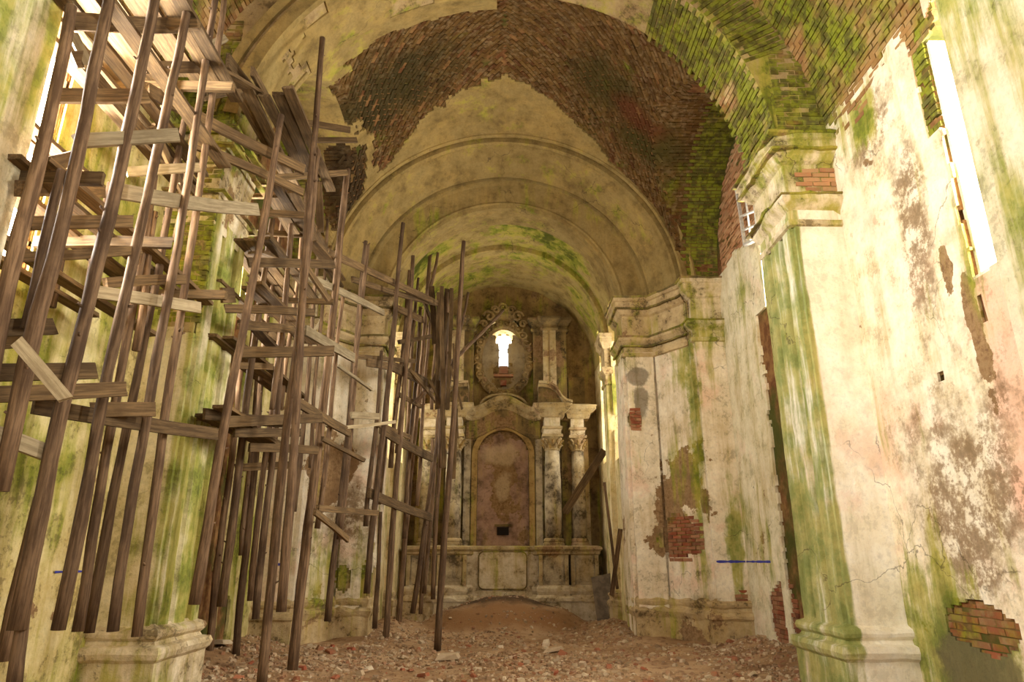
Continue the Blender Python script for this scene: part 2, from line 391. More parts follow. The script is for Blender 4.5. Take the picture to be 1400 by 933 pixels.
# ------------------------------------------------------------------ walls
ZS = 7.2                                    # springing of the vaults
def arch_open(y0, y1, z0, zt):
    """mask of an opening with a round head"""
    r = (y1-y0)/2; yc = (y0+y1)/2
    return lambda y, z: y0 < y < y1 and z0 < z < (zt - r + math.sqrt(max(0, r*r-(y-yc)**2)))
bayw = arch_open(4.9, 6.26, 4.28, 7.6)
sidew = arch_open(9.8, 11.35, 4.4, 7.5)
nave1 = arch_open(-.7, 1.5, 4.28, 7.9); nave2 = arch_open(-4.7, -2.5, 4.28, 7.9)
def ragged(m): return .05*fn((m.x, m.y, m.z), 3.0, 1)
for s, side in ((1, 'right'), (-1, 'left')):
    mir = s < 0
    def keep(m):
        j = ragged(m)
        if bayw(m.y + j, m.z + j) or sidew(m.y, m.z) or nave1(m.y, m.z) or nave2(m.y, m.z): return False
        if s > 0 and abs(m.y-7.04) < .055 and abs(m.z-3.47) < .05: return False
        return True
    wl = structure(polyslab('wall_' + side, [(4.73, -6.6), (4.73, 14.6)], -.1, 11.9, M['core'], None, keep, 0, -.75, .06, .06, mir), f'{side} nave wall of plastered brick with an arched window opening')
    def keep2(m, s=s):
        if not keep(m): return False
        q = fn((m.x, m.y, m.z), 1.1, 5) * .45
        if s > 0:
            # plaster lost beside the window and low by the pier
            if 6.1 < m.y < 6.45 + q*.4 and m.z > 6.0 + q: return False
            if math.hypot((m.y-7.2)/.52, (m.z-.98)/.22) < 1 + q: return False
            if m.z > 8.0 + .9*q and not (7.0 < m.y + .6*q < 7.35): return False
            if math.hypot((m.y-6.22)/.05, (m.z-3.95)/.22) < 1 + q: return False
        else:
            if math.hypot((m.y-6.2)/.5, (m.z-1.0)/.35) < 1 + q: return False
        return True
    polyslab('plaster', [(4.73, 5.06), (4.73, 8.5)], 0, 9.2 if s > 0 else 9.4, M['wallR'] if s > 0 else M['wallL'], wl, keep2, .03, 0, .035 if s > 0 else .06, .035 if s > 0 else .06, mir, .02)
    polyslab('plaster', [(4.73, -6.6), (4.73, 2.6)], 0, 7.2, M['pier'], wl, keep2, .03, 0, .2, .1, mir)
    def keep3(m, s=s):
        if sidew(m.y, m.z): return False
        q = fn((m.x, m.y, m.z), 1.2, 9) * .4
        if m.y < 12.1 + .12*q and m.z < 6.2: return m.y > 11.85 + .1*fn((m.x, m.y, m.z), 5) or m.z > 5.9
        if m.z > 7.5 + .5*q: return False
        return not (math.hypot((m.y-12.2)/.5, (m.z-.6)/.55) < 1 + q)
    polyslab('plaster', [(4.73, 9.6), (4.73, 13.8)], 0, 7.9, M['pier'] if s > 0 else M['wallL'], wl, keep3, .05, 0, .06, .06, mir, .02)
    b = MB(); b.box(*sorted((s*4.76, s*5.44)), 6.21, 6.27, 4.25, 7.35); b.box(*sorted((s*4.7, s*5.44)), 4.98, 6.3, 4.2, 4.3); b.build('window_reveal', M['pierR2'], wl)
    if s > 0:
        b = MB(); b.box(5.45, 5.5, 6.9, 7.2, 3.3, 3.6); b.build('putlog_hole_back', M['hole'], wl)

back = None
# ------------------------------------------------------------------ piers
ENT = [(0,6.0),(.06,6.02),(.06,6.1),(.02,6.12),(.02,6.26),(.10,6.33),(.15,6.38),(.15,6.47),(.03,6.5),(.03,6.98),(.09,7.02),(.13,7.1),(.20,7.16),(.20,7.28),(.24,7.3),(.24,7.4),(0,7.44)]
PLI = [(.13,-.2),(.13,.5),(.17,.54),(.19,.6),(.17,.66),(.09,.68),(.07,.72),(.11,.76),(.12,.8),(.10,.84),(.03,.87),(0,.9)]
def pier_core(name, poly, z0, z1, mat, mirror):
    n_ = len(poly); vs = [((-x if mirror else x), y, z) for z in (z0, z1) for x, y in poly]
    fs = [tuple(range(n_)), tuple(range(2*n_-1, n_-1, -1))] + [(i, (i+1) % n_, (i+1) % n_ + n_, i+n_) for i in range(n_)]
    o = mesh_obj(name, vs, fs, mat)
    bm = bmesh.new(); bm.from_mesh(o.data); bmesh.ops.recalc_face_normals(bm, faces=bm.faces); bm.to_mesh(o.data); bm.free()
    return o
brick_meshes = {}
def brick_mesh(mat, k):
    key = (mat.name, k)
    if key not in brick_meshes:
        rr = random.Random(k); b = MB(); L, D_, H = (.235, .07, .062) if k < 3 else (.115, .07, .062)
        j = lambda: rr.uniform(-.006, .006)
        v = [(x*L/2+j(), y*D_/2+j(), z*H/2+j()) for z in (-1,1) for y in (-1,1) for x in (-1,1)]
        b.add(v, [(0,2,3,1),(4,5,7,6),(0,1,5,4),(1,3,7,5),(3,2,6,7),(2,0,4,6)])
        me = bpy.data.meshes.new('brick'); me.from_pydata(b.v, [], b.f); me.materials.append(mat); brick_meshes[key] = me
    return brick_meshes[key]
def lay_bricks(parent, mat, origin, uvec, nvec, width, z0, z1, keep=None, proud=.0, seed=1, maxn=400, course=.074):
    """single bricks in courses on a vertical face; nvec points into the room"""
    rr = random.Random(seed); u = Vector(uvec); nv = Vector(nvec); rot = Matrix((u, nv, u.cross(nv))).transposed()
    if rot.determinant() < 0: rot = Matrix((-u, nv, (-u).cross(nv))).transposed()
    z = z0; row = 0; cnt = 0
    while z < z1 and cnt < maxn:
        x = 0.0 if row % 2 == 0 else -.125
        while x < width - .02:
            L = .235
            head = False
            if x < 0: x0 = 0; L = .115; head = True
            else: x0 = x
            if x0 + L > width + .03: L = .115; head = True
            if x0 + L <= width + .05:
                p = Vector(origin) + u*(x0+L/2); p.z = z + .031
                if keep is None or keep(p):
                    o = bpy.data.objects.new('brick', brick_mesh(mat, rr.randrange(3) + (3 if head else 0))); col.objects.link(o)
                    o.parent = parent
                    o.matrix_world = Matrix.Translation(p + nv*(proud - .026 + rr.uniform(-.012, .010))) @ rot.to_4x4() @ Matrix.Rotation(rr.uniform(-.02,.02), 4, 'Y')
                    cnt += 1
            x = x0 + L + .012
        z += course; row += 1

for s, side in ((1, 'right'), (-1, 'left')):
    mir = s < 0
    # nearest pier, only its far corner in view
    p1 = [(4.73,2.6),(4.0,2.6),(4.0,4.98),(4.73,4.98)]
    o = structure(pier_core('pillar_near_' + side, p1, -.2, 7.4, M['core'], mir), f'pale plastered pier at the {side} edge nearest the viewer')
    polyslab('plaster', p1, 0, 7.2, M['pier'], o, None, .02, 0, .15, .2, mir)
    moulding('plinth', p1, PLI, M['mould'], o, mir)
    # pier carrying the transverse arch, with vertical fillets on its inner face
    p2 = [(4.73,8.5),(4.06,8.5),(4.06,8.56),(4.0,8.56),(4.0,8.78),(4.05,8.80),(4.05,8.92),(4.0,8.94),(4.0,9.22),(4.05,9.24),(4.05,9.4),(4.0,9.42),(4.0,9.6),(4.73,9.6)]
    o = structure(pier_core('pillar_mid_' + side, p2, -.2, 7.6, M['mortar'], mir), f'{side} pier with moulded capital and plinth carrying the great arch')
    lo = 0 if s > 0 else 0
    ztop = 6.1 if s > 0 else 5.0
    def keepp(m, s=s):
        q = fn((m.x, m.y, m.z), 2.0, 4)*.5
        if s < 0: return m.z < 4.55 + q*.8 or (m.y > 8.55 and m.z < 6.3 + q)
        if m.y > 9.45 and m.z > 4.0: return q > -.25
        return True
    polyslab('plaster', p2, lo, 6.35, M['pierR2'] if s > 0 else M['pierL2'], o, keepp, .02, 0, .06, .08, mir, .012)
    gap = (lambda p: 1.0 if p.y < 8.45 + .2 and p.x > 4.05 else max(.55, min(1, .95 + 1.0*noise.noise(Vector((p.x*1.6, p.y*1.6, p.z*1.3)))))) if s > 0 else (lambda p: .35)
    moulding('capital', [(4.73,8.5),(4.0,8.5),(4.0,9.6),(4.73,9.6)], ENT if s > 0 else [(a*.6, b) for a, b in ENT], M['mould'], o, mir, .009, gap)
    for z_, o_ in ((6.47,.155),(7.40,.245),(7.16,.205)):
        moulding('ledge_growth', [(4.73,8.5),(4.0,8.5),(4.0,9.6),(4.73,9.6)], [(o_*.7,z_-.03),(o_+.012,z_-.02),(o_+.02,z_+.012),(o_*.6,z_+.035)], M['moss'], o, mir, .03)
    moulding('plinth', [(4.73,8.5),(4.0,8.5),(4.0,9.6),(4.73,9.6)], PLI, M['pierR2'] if s > 0 else M['mould'], o, mir, .015)
    if s > 0:
        lay_bricks(o, M['brick'], (4.0,8.5,0), (1,0,0), (0,-1,0), .72, 7.45, 8.95, proud=.0, seed=3)
        lay_bricks(o, M['lunette'], (4.0,8.5,0), (1,0,0), (0,-1,0), .72, 6.56, 6.92, keep=lambda p: p.x > 4.12, proud=.032, seed=33)
    else:
        lay_bricks(o, M['brick'], (-4.72,8.5,0), (1,0,0), (0,-1,0), .72, 4.5, 9.4, keep=lambda p: p.z > 4.55 and fn((p.x,p.y,p.z),1.0,4) > -.35, proud=.0, seed=4)
    # pier at the chancel arch: stepped and splayed in plan
    p3 = [(4.73,13.94),(4.68,13.94),(4.68,13.74),(4.08,13.74),(4.08,13.84),(3.99,13.84),(3.99,13.98),(3.46,14.80),(3.56,14.92),(3.37,14.92),(3.37,14.85),(2.80,14.85),(2.80,14.95),(2.72,14.95),(2.72,15.9),(2.86,15.9)]
    o = structure(pier_core('pillar_chancel_' + side, p3 + [(2.86,16.0),(4.73,16.0)], -.2, 7.3, M['mortar'], mir), f'{side} splayed pier of the chancel arch with peeling plaster')
    def keepc(m, s=s):
        q = fn((m.x, m.y, m.z), 2.2, 2)*.55
        if s > 0:
            if math.hypot((m.x-3.66)/.30, (m.z-2.02)/.38) < 1 + q and m.y < 14.9: return False
            if math.hypot((m.x-2.92)/.13, (m.z-4.55)/.2) < 1 + q: return False
            if m.z < .95 + .3*q and m.x > 4.5: return False
        else:
            if math.hypot((m.x+3.25)/.16, (m.z-1.25)/.25) < 1+q: return False
            if m.x > -2.9 and m.z < 1.6 + q: return False
        return True
    polyslab('plaster', p3, 0, 6.1, M['pierC'], o, keepc, .02, 0, .05, .05, mir, .014)
    pc = [(4.70,13.94),(4.70,13.74),(4.04,13.74)]
    moulding('capital', pc + [(4.04,13.95)], ENT, M['mould'], o, mir, .007)
    for z_, o_ in ((6.47,.155),(7.40,.245)):
        moulding('ledge_growth', pc + [(4.04,13.95)], [(o_*.7,z_-.03),(o_+.012,z_-.025),(o_+.02,z_+.012),(o_*.6,z_+.04)], M['moss'], o, mir, .03)
    moulding('entablature', [(4.0,13.95),(3.44,14.80),(3.40,14.86),(2.76,14.86),(2.76,15.9)], [(a, b-.02) for a, b in ENT], M['mouldC'], o, mir, .008)
    for z_, o_ in ((6.45,.155),(7.38,.245),(7.12,.18),(6.24,.09)):
        moulding('ledge_growth', [(4.0,13.95),(3.44,14.80),(3.40,14.86),(2.76,14.86),(2.76,15.9)], [(o_*.7,z_-.03),(o_+.012,z_-.025),(o_+.02,z_+.012),(o_*.6,z_+.035)], M['moss'], o, mir, .02)
    moulding('plinth', pc + [(4.04,13.95)], PLI, M['mouldC'], o, mir, .03)
    moulding('plinth', [(4.0,13.95),(3.44,14.80),(3.40,14.86),(2.76,14.86),(2.76,15.9)], [(a*.5, b) for a, b in PLI], M['mouldC'], o, mir, .05)
    if s > 0:
        dv = Vector((3.99-3.46, 13.98-14.80, 0)).normalized()
        lay_bricks(o, M['brickred'], (3.48,14.78,0), tuple(dv), (-dv.y*-1, dv.x*-1, 0) if False else (dv.y, -dv.x, 0), 1.0, 1.5, 2.5, keep=lambda p: math.hypot((p.x-3.66)/.3, (p.z-2.02)/.42) < 1.15, proud=.03, seed=8)
        lay_bricks(o, M['brickred'], (2.80,14.85,0), (1,0,0), (0,-1,0), .3, 4.3, 4.8, proud=.02, seed=9)
        lay_bricks(o, M['brickred'], (4.40,13.74,0), (1,0,0), (0,-1,0), .28, .25, 1.0, proud=.02, seed=10)
# single red bricks where the wall plaster has fallen
wr = bpy.data.objects['wall_right']; wlft = bpy.data.objects['wall_left']
lay_bricks(wr, M['brickred'], (4.73,6.5,0), (0,1,0), (-1,0,0), 1.5, .55, 1.4, keep=lambda p: math.hypot((p.y-7.2)/.75,(p.z-.98)/.36) < 1.1, proud=.0, seed=11)
lay_bricks(wr, M['brickred'], (4.72,11.6,0), (0,1,0), (-1,0,0), 1.2, .2, 1.3, keep=lambda p: math.hypot((p.y-12.2)/.6,(p.z-.6)/.65) < 1.1, proud=.0, seed=12)
lay_bricks(wr, M['brick'], (4.72,6.25,0), (0,1,0), (-1,0,0), .5, 6.0, 8.4, keep=lambda p: p.y < 6.62, proud=-.01, seed=13)
lay_bricks(wlft, M['brickred'], (-4.72,5.7,0), (0,1,0), (1,0,0), 1.1, .6, 1.45, keep=lambda p: math.hypot((p.y-6.2)/.55,(p.z-1.0)/.42) < 1.1, proud=-.01, seed=14)

# ------------------------------------------------------------------ vaults and arches
def sweep_arch(prof, zc, a0, a1, na):
    """prof [(r, y)]; grid of points round the x-z half circle"""
    Pg = []; Ng = []
    for k in range(na+1):
        a = a0 + (a1-a0)*k/na
        Pg.append([Vector((r*math.cos(a), y, zc + r*math.sin(a))) for r, y in prof])
    return Pg
def room_normals(Pg, ref):
    nu, nv = len(Pg), len(Pg[0]); Ng = []
    for i in range(nu):
        row = []
        for j in range(nv):
            a = Pg[min(i+1,nu-1)][j]-Pg[max(i-1,0)][j]; b = Pg[i][min(j+1,nv-1)]-Pg[i][max(j-1,0)]
            q = a.cross(b); q = q.normalized() if q.length > 1e-9 else Vector((0,0,-1))
            row.append(q if q.dot(ref - Pg[i][j]) > 0 else -q)
        Ng.append(row)
    return Ng
def orient(o, ref):
    bm = bmesh.new(); bm.from_mesh(o.data); bmesh.ops.recalc_face_normals(bm, faces=bm.faces); bm.to_mesh(o.data); bm.free()
REF = Vector((0, 11, 3))
def dense(prof, step):
    out = [prof[0]]
    for a, b in zip(prof, prof[1:]):
        L = math.hypot(b[0]-a[0], b[1]-a[1]); k = max(1, int(L/step+.5))
        out += [(a[0]+(b[0]-a[0])*i/k, a[1]+(b[1]-a[1])*i/k) for i in range(1, k+1)]
    return out
# transverse arch on the mid piers
arch = empty('ceiling_great_arch'); structure(arch, 'broad transverse brick arch spanning the nave between the mid piers')
b = MB(); na = 64
prof = [(3.97,8.5),(3.97,9.6),(4.85,9.6),(4.85,8.5)]
for k in range(na):
    a, a2 = math.pi*k/na, math.pi*(k+1)/na
    q = [Vector((r*math.cos(t), y, ZS+r*math.sin(t)*.985)) for t in (a, a2) for r, y in prof]
    b.add(q, [(0,1,5,4),(1,2,6,5),(2,3,7,6),(3,0,4,7)])
o = b.build('arch_core', M['mortar'], arch); orient(o, REF)
# plaster left on the soffit: most of the left half, with a moulded outer edge
Pg = sweep_arch(dense([(3.97,8.5),(3.97,9.6)], .1), ZS, R(12), R(176), 150)
for row in Pg:
    for p in row: p.z = ZS + (p.z-ZS)*.985
def keepa(m):
    a = math.degrees(math.atan2(m.z-ZS, m.x)); q = fn((m.x, m.y, m.z), 1.1, 6)
    if a < 96: return q > .5 and a > 60
    if 108 < a < 118 + 6*q: return False
    return q > -.28
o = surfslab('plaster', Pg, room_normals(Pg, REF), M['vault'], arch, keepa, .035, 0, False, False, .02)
# moulded ring on the face of the arch towards the viewer, left side only
for r0, r1, y in ((3.9,4.1,8.42),(4.22,4.36,8.44)):
    b = MB(); 
    for k in range(50):
        a, a2 = R(102 + 70*k/50), R(102 + 70*(k+1)/50)
        pr = [(r0,8.52),(r0,y),(r1,y-.02),(r1,8.52)]
        b.add([Vector((r*math.cos(t), yy, ZS+r*math.sin(t)*.985)) for t in (a, a2) for r, yy in pr], [(0,1,5,4),(1,2,6,5),(2,3,7,6)])
    orient(b.build('moulding', M['vault'], arch), REF)
# single bricks on the right half of the soffit
rr = random.Random(21); cnt = 0
for i in range(46):
    a = (i*.078 + .06)/3.95
    if a > R(78): break
    for j in range(5):
        yy = 8.52 + (j + (.5 if i % 2 else 0))*.24 + .10
        if yy > 9.58: continue
        p = Vector((3.985*math.cos(a), yy, ZS + 3.985*math.sin(a)*.985)); nv = Vector((-math.cos(a), 0, -math.sin(a))); u = Vector((0,1,0))
        rot = Matrix((u, nv, u.cross(nv))).transposed()
        o = bpy.data.objects.new('brick', brick_mesh(M['brick'], rr.randrange(3))); col.objects.link(o); o.parent = arch
        o.matrix_world = Matrix.Translation(p + nv*rr.uniform(-.015,.012)) @ rot.to_4x4()

# the ring's face towards the viewer above the right pier
for i in range(30):
    a = R(24) + i*.075/4.1
    for j in range(4):
        r_ = 4.09 + j*.24 + (.12 if i % 2 else 0)
        if r_ > 4.8: continue
        p = Vector((r_*math.cos(a), 8.52, ZS + r_*math.sin(a)*.985)); u = Vector((math.cos(a), 0, math.sin(a))); nv = Vector((0,-1,0))
        o = bpy.data.objects.new('brick', brick_mesh(M['brick'], rr.randrange(3))); col.objects.link(o); o.parent = arch
        o.matrix_world = Matrix.Translation(p + nv*rr.uniform(-.012,.012)) @ Matrix((u, nv, u.cross(nv))).transposed().to_4x4()
# vaulted bay between the mid piers and the chancel arch
YA, YB = 9.6, 13.85; YC = (YA+YB)/2; HB = (YB-YA)/2
def vz(x, y):
    t = (y-YC)/HB
    A = ZS + math.sqrt(max(0, 16.0-x*x))*.99 + .40*max(0, 1-t*t)*(1-(x/4)**2 if abs(x) < 4 else 0) if abs(x) < 4 else 0
    Bv = 7.4 + math.sqrt(max(0, 2.6**2-(y-11.25)**2))
    return max(A, Bv)
xs = [-4.8,-4.6,-4.4,-4.2,-4.05] + [-4*math.cos(math.pi*k/90) for k in range(1, 90)] + [4.05,4.2,4.4,4.6,4.8]
ys = frange(YA, YB, .085)
Pg = [[Vector((x, y, vz(x, y))) for y in ys] for x in xs]
NgV = room_normals(Pg, REF)
vault = structure(surfslab('ceiling', Pg, NgV, M['coredark'], None, None, 0, -.35), 'groined brick vault of the bay before the chancel, plaster half fallen')
def bare(x, y):
    """true where the vault shows bare brick"""
    q = fn((x, y, 0), .9, 3)*.55; q2 = fn((x, y, 1), 2.6, 8)*.12
    t = y + q2
    lim = 12.15 + (.62*abs(x) if x > 0 else .50*abs(x)) + (q*.25 if x > 0 else q*.9)
    if x > 0: return t < lim or x > 3.1
    if math.hypot((x+3.45)/.42, (y-13.0)/.85) < 1 + q: return True
    if x < -2.9 + .7*q: return math.hypot((x+3.0)/.3, (y-11.1)/.7) < 1 + q
    if y < 10.05 + .35*q and x < -.15: return False
    return t < lim
xs2 = [-4*math.cos(math.pi*k/170) for k in range(4, 167)]
ys2 = frange(YA, YB, .05)
Pg2 = [[Vector((x, y, vz(x, y))) for y in ys2] for x in xs2]
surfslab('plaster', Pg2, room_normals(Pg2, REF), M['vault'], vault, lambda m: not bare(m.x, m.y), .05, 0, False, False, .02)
# brick skin of the bare vault: thousands of bricks in diagonal courses, too small to pick apart
b = MB(); rr = random.Random(5)
def vs_pt(s_, y):
    a = s_/4.0; x = 4*math.sin(a); return Vector((x, y, vz(x, y)))
c45 = math.cos(R(50)); s45 = math.sin(R(50))
for sgn in (1, -1):
    for i in range(-30, 90):
        for j in range(-60, 110):
            u = (i + (.5 if j % 2 else 0))*.25; v = j*.082
            s_ = u*c45 - v*s45*-1; y = YA + u*s45 - v*c45
            s_ = u*c45 + v*s45
            if not (0.0 <= s_ < 5.6 and YA+.05 < y < YB-.05): continue
            x = 4*math.sin(s_/4.0)*sgn
            if not bare(x, y): continue
            if vz(x, y) > ZS + math.sqrt(max(0,16-x*x))*.99 + .6: continue
            e = .01
            p = vs_pt(s_*sgn, y)
            ts = (vs_pt((s_+e)*sgn, y)-vs_pt((s_-e)*sgn, y)); ty = (vs_pt(s_*sgn, y+e)-vs_pt(s_*sgn, y-e))
            if ts.length < 1e-6 or ts.length > .08: continue
            ts.normalize(); ty.normalize(); nn = ts.cross(ty).normalized()
            if nn.dot(REF-p) < 0: nn = -nn
            d1 = (ts*c45 + ty*s45).normalized(); d2 = nn.cross(d1)
            h = rr.uniform(.008, .04); L = .112; Wd = .034
            if rr.random() < .04: h = -.02
            if rr.random() < .012: h += .06
            q = [p + d1*(L*a) + d2*(Wd*c_) for a, c_ in ((-1,-1),(1,-1),(1,1),(-1,1))]
            top = [k + nn*(h+rr.uniform(-.004,.004)) for k in q]; bot = [k - nn*.03 for k in q]
            b.add(bot+top, [(4,5,6,7),(0,1,5,4),(1,2,6,5),(2,3,7,6),(3,0,4,7)])
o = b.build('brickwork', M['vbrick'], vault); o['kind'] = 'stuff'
b = MB(); b2 = MB()
for sgn in (1,-1):
    for i in range(60):
        a = i*.078/2.6; y = 11.25 + 2.6*math.cos(a); z = 7.4 + 2.6*math.sin(a)
        if y < 9.7: break
        for j in range(14):
            x0 = 4.50 - j*.235 + (.115 if i % 2 else 0)
            if x0 < 3.98 and vz(max(0, x0+.11), y) > z + .03: break
            e = rr.uniform(.0,.03); nn = Vector((0,-math.cos(a),-math.sin(a))); tt = Vector((0,-math.sin(a),math.cos(a)))
            c0 = Vector((0, y, z)) + nn*.0
            q = [c0 + tt*(.033*w_) + Vector((sgn*xx,0,0)) for xx, w_ in ((x0,-1),(min(x0+.223,4.72),-1),(min(x0+.223,4.72),1),(x0,1))]
            (b if x0 > 3.85 else b2).add([k-nn*.03 for k in q]+[k+nn*(e+.01) for k in q], [(4,5,6,7),(0,1,5,4),(1,2,6,5),(2,3,7,6),(3,0,4,7)])
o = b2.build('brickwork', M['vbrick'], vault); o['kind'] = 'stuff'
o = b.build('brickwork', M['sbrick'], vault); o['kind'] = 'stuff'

# side arches: bare mossy soffit over the recess in each side wall is the vault itself; brick lining stays
# chancel arch: splay, ring, and barrel vault with ribs
ca = structure(empty('ceiling_chancel_arch'), 'splayed and moulded plaster arch opening into the chancel')
prof = [(4.05,13.78),(3.93,13.76),(3.90,13.82),(3.97,13.90),(3.97,13.95),(3.84,13.93),(3.80,13.99),(3.84,14.06),(3.80,14.10),(3.44,14.74),(3.40,14.78),(3.72,14.80),(3.72,14.86),(3.36,14.86),(3.34,14.92),(3.30,14.98),(2.86,15.0),(2.80,14.97),(2.76,15.0),(2.80,15.06),(2.72,15.1),(2.72,15.95)]
Pg = sweep_arch(dense(prof, .12), ZS-.02, 0, math.pi, 96)
o = surfslab('arch_plaster', Pg, room_normals(Pg, Vector((0,13.0,5))), M['vault'], ca, None, 0, -.3, False, False, .012)
chv = structure(empty('ceiling_chancel'), 'plastered barrel vault of the chancel stained green with damp')
chw = {s: structure(empty('wall_chancel_' + n_), f'{n_} chancel wall with tall arched windows') for s, n_ in ((1,'right'),(-1,'left'))}
cw1 = arch_open(16.0, 17.45, 4.0, 8.0); cw2 = arch_open(18.5, 19.5, 4.2, 8.0)
def keepw(m):
    j = ragged(m)*.6
    return not (cw1(m.y+j, m.z) or cw2(m.y+j, m.z))
for y0, y1 in ((15.9,17.5),(18.1,20.7)):
    for s in (1,-1):
        polyslab('wall_plaster', [(2.86,y0),(2.86,y1)], -.1, ZS, M['chancelwall'], chw[s], keepw, 0, -.65, .08, .1, s < 0, .01)
    Pg = sweep_arch(dense([(2.86,y0),(2.86,y1)], .1), ZS, 0, math.pi, 110)
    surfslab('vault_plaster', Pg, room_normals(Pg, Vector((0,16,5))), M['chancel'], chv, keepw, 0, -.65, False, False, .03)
# second rib and its pilasters
b = MB(); pr = [(2.9,17.5),(2.72,17.5),(2.69,17.54),(2.69,18.06),(2.72,18.1),(2.9,18.1)]
for k in range(72):
    a, a2 = math.pi*k/72, math.pi*(k+1)/72
    b.add([Vector((r*math.cos(t), y, ZS+r*math.sin(t))) for t in (a, a2) for r, y in pr], [(i, i+1, i+7, i+6) for i in range(5)])
orient(b.build('rib', M['chancel'], chv), REF)
for s in (1,-1):
    pp = [(2.9,17.5),(2.72,17.5),(2.72,18.1),(2.9,18.1)]
    o = pier_core('pilaster', pp, -.2, ZS, M['chancelwall'], s < 0); o.parent = chw[s]
    moulding('pilaster_capital', pp, [(a*.7, b_) for a, b_ in ENT], M['mouldC'], chw[s], s < 0, .012)
    moulding('pilaster_plinth', pp, [(a*.6, b_) for a, b_ in PLI], M['mouldC'], chw[s], s < 0, .03)
# light wooden splay of window sills stays bare; vault over the near nave
Pg = sweep_arch(dense([(4.73,-6.7),(4.73,8.52)], .25), ZS, 0, math.pi, 80)
nv_ = structure(surfslab('ceiling_nave', Pg, room_normals(Pg, Vector((0,3,4))), M['core'], None, lambda m: not (bayw(m.y, m.z) or nave1(m.y, m.z) or nave2(m.y, m.z)), 0, -.75), 'brick barrel vault of the near nave bay overhead')
b = MB(); rr = random.Random(6)
for sgn in (1,-1):
    for i in range(62):
        a = i*.08/4.73
        for j in range(16):
            y0 = 4.9 + j*.24 - (.12 if i % 2 else 0); y1 = min(y0+.226, 8.5)
            z = ZS + 4.73*math.sin(a)
            if y0 > 8.4 or bayw((y0+y1)/2, z+.1) : continue
            nn = Vector((-sgn*math.cos(a), 0, -math.sin(a))); tt = Vector((-sgn*math.sin(a), 0, math.cos(a))); c0 = Vector((sgn*4.73*math.cos(a), 0, z)); e = rr.uniform(.004,.03)
            q = [c0 + tt*(.034*w_) + Vector((0,yy,0)) for yy, w_ in ((y0,-1),(y1,-1),(y1,1),(y0,1))]
            b.add([k-nn*.02 for k in q]+[k+nn*e for k in q], [(4,5,6,7),(0,1,5,4),(1,2,6,5),(2,3,7,6),(3,0,4,7)])
o = b.build('brickwork', M['nbrick'], nv_); o['kind'] = 'stuff'
# west wall with a tall opening, behind the viewer
structure(polyslab('wall_west', [(-5.5,-6.4),(5.5,-6.4)], -.1, 12.2, M['core'], None, lambda m: not (abs(m.x) < 2.5 and 1.5 < m.z < 8.5), 0, -.3, .3, .3), 'west wall behind the viewer with a tall opening')
# shoulder walls beside the chancel
for s, n_ in ((1,'right'),(-1,'left')):
    b = MB(); x0, x1 = sorted((s*3.6, s*5.5)); b.box(x0, x1, 15.0, 16.2, -.1, 12)
    structure(b.build('wall_shoulder_' + n_, M['core']), f'masonry shoulder behind the {n_} chancel pier')

# ------------------------------------------------------------------ back wall and its window
def front_hole(m):
    j = .05*fn((m.x, 0, m.z), 6, 2); x = abs(m.x + j*.6)
    if 8.42 + j < m.z < 9.03 + j - (x/.55)**2*.24 and x < .52: return True
    if 8.1 < m.z <= 8.45 + j and x < .28: return True
    return 7.35 < m.z <= 8.15 and x < .155
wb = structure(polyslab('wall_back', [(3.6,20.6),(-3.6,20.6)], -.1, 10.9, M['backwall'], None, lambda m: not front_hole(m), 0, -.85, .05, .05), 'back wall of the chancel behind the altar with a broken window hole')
def back_hole(m):
    x = abs(m.x); return x < .31 and 6.9 < m.z < 8.42 + math.sqrt(max(0, .31*.31-x*x))
polyslab('outer_wall', [(3.6,21.45),(-3.6,21.45)], 5, 10.9, M['chancelwall'], wb, lambda m: not back_hole(m), 0, -.3, .08, .08)
b = MB()
for k in range(24):
    q = []
    for t in (R(-10 + 200*k/24), R(-10 + 200*(k+1)/24)):
        q += [(.30*math.cos(t), 21.5, 8.42+.30*math.sin(t)), (.53*math.cos(t), 20.66, 8.48+.53*math.sin(t))]
    b.add(q, [(0,1,3,2)])
orient(b.build('window_splay', M['chancelwall'], wb), REF)
window_or_fill_light('daylight_back_window', (0, 22.0, 7.6), (R(-105), 0, 0), .9, 1.6, 60)

# ------------------------------------------------------------------ altar
M['altar'] = plaster('altar_stucco', srgb(186,166,124), srgb(150,128,88), green=.2, brown=.25, dark=.6, pink=.2)
M['altardark'] = plaster('altar_dark_stucco', srgb(128,106,68), srgb(92,76,48), green=.3, brown=.45, dark=.9)
M['altarpale'] = plaster('altar_pale_stucco', srgb(214,198,166), srgb(178,156,118), green=.18, brown=.15, dark=.55)
M['ochre'] = plaster('altar_ochre_trim', srgb(176,146,88), srgb(150,120,70), green=.12, brown=.3, dark=.5)
M['marble'] = plaster('altar_grey_marbling', srgb(190,172,138), srgb(116,102,80), green=.05, brown=.2, dark=.8)
M['niche'] = plaster('niche_plaster', srgb(176,142,118), srgb(134,104,84), green=.0, brown=.5, dark=.4,
    blobs=[('brown',(0,20.5,3.95),(.42,.5,.62)),('white',(0,20.5,3.7),(.24,.4,.36)),('white',(0,20.5,4.6),(.5,.4,.3))])
alt = tag(empty('altar', (0, 20, 0)), 'ruined stucco high altar with columns and niche against the back wall', 'altar')
def ap(o):
    o.parent = alt; o.matrix_parent_inverse = alt.matrix_world.inverted() if False else Matrix.Translation((0,-20,0)); return o
b = MB(); b.box(-2.62,2.62,19.75,20.6,-.1,.62); ap(b.build('podium', M['altarpale']))
front = [(2.62,20.6),(2.62,19.62),(1.86,19.62),(1.86,19.8),(1.78,19.8),(1.78,19.45),(.98,19.45),(.98,19.8),(.86,19.8),(.86,19.9)]
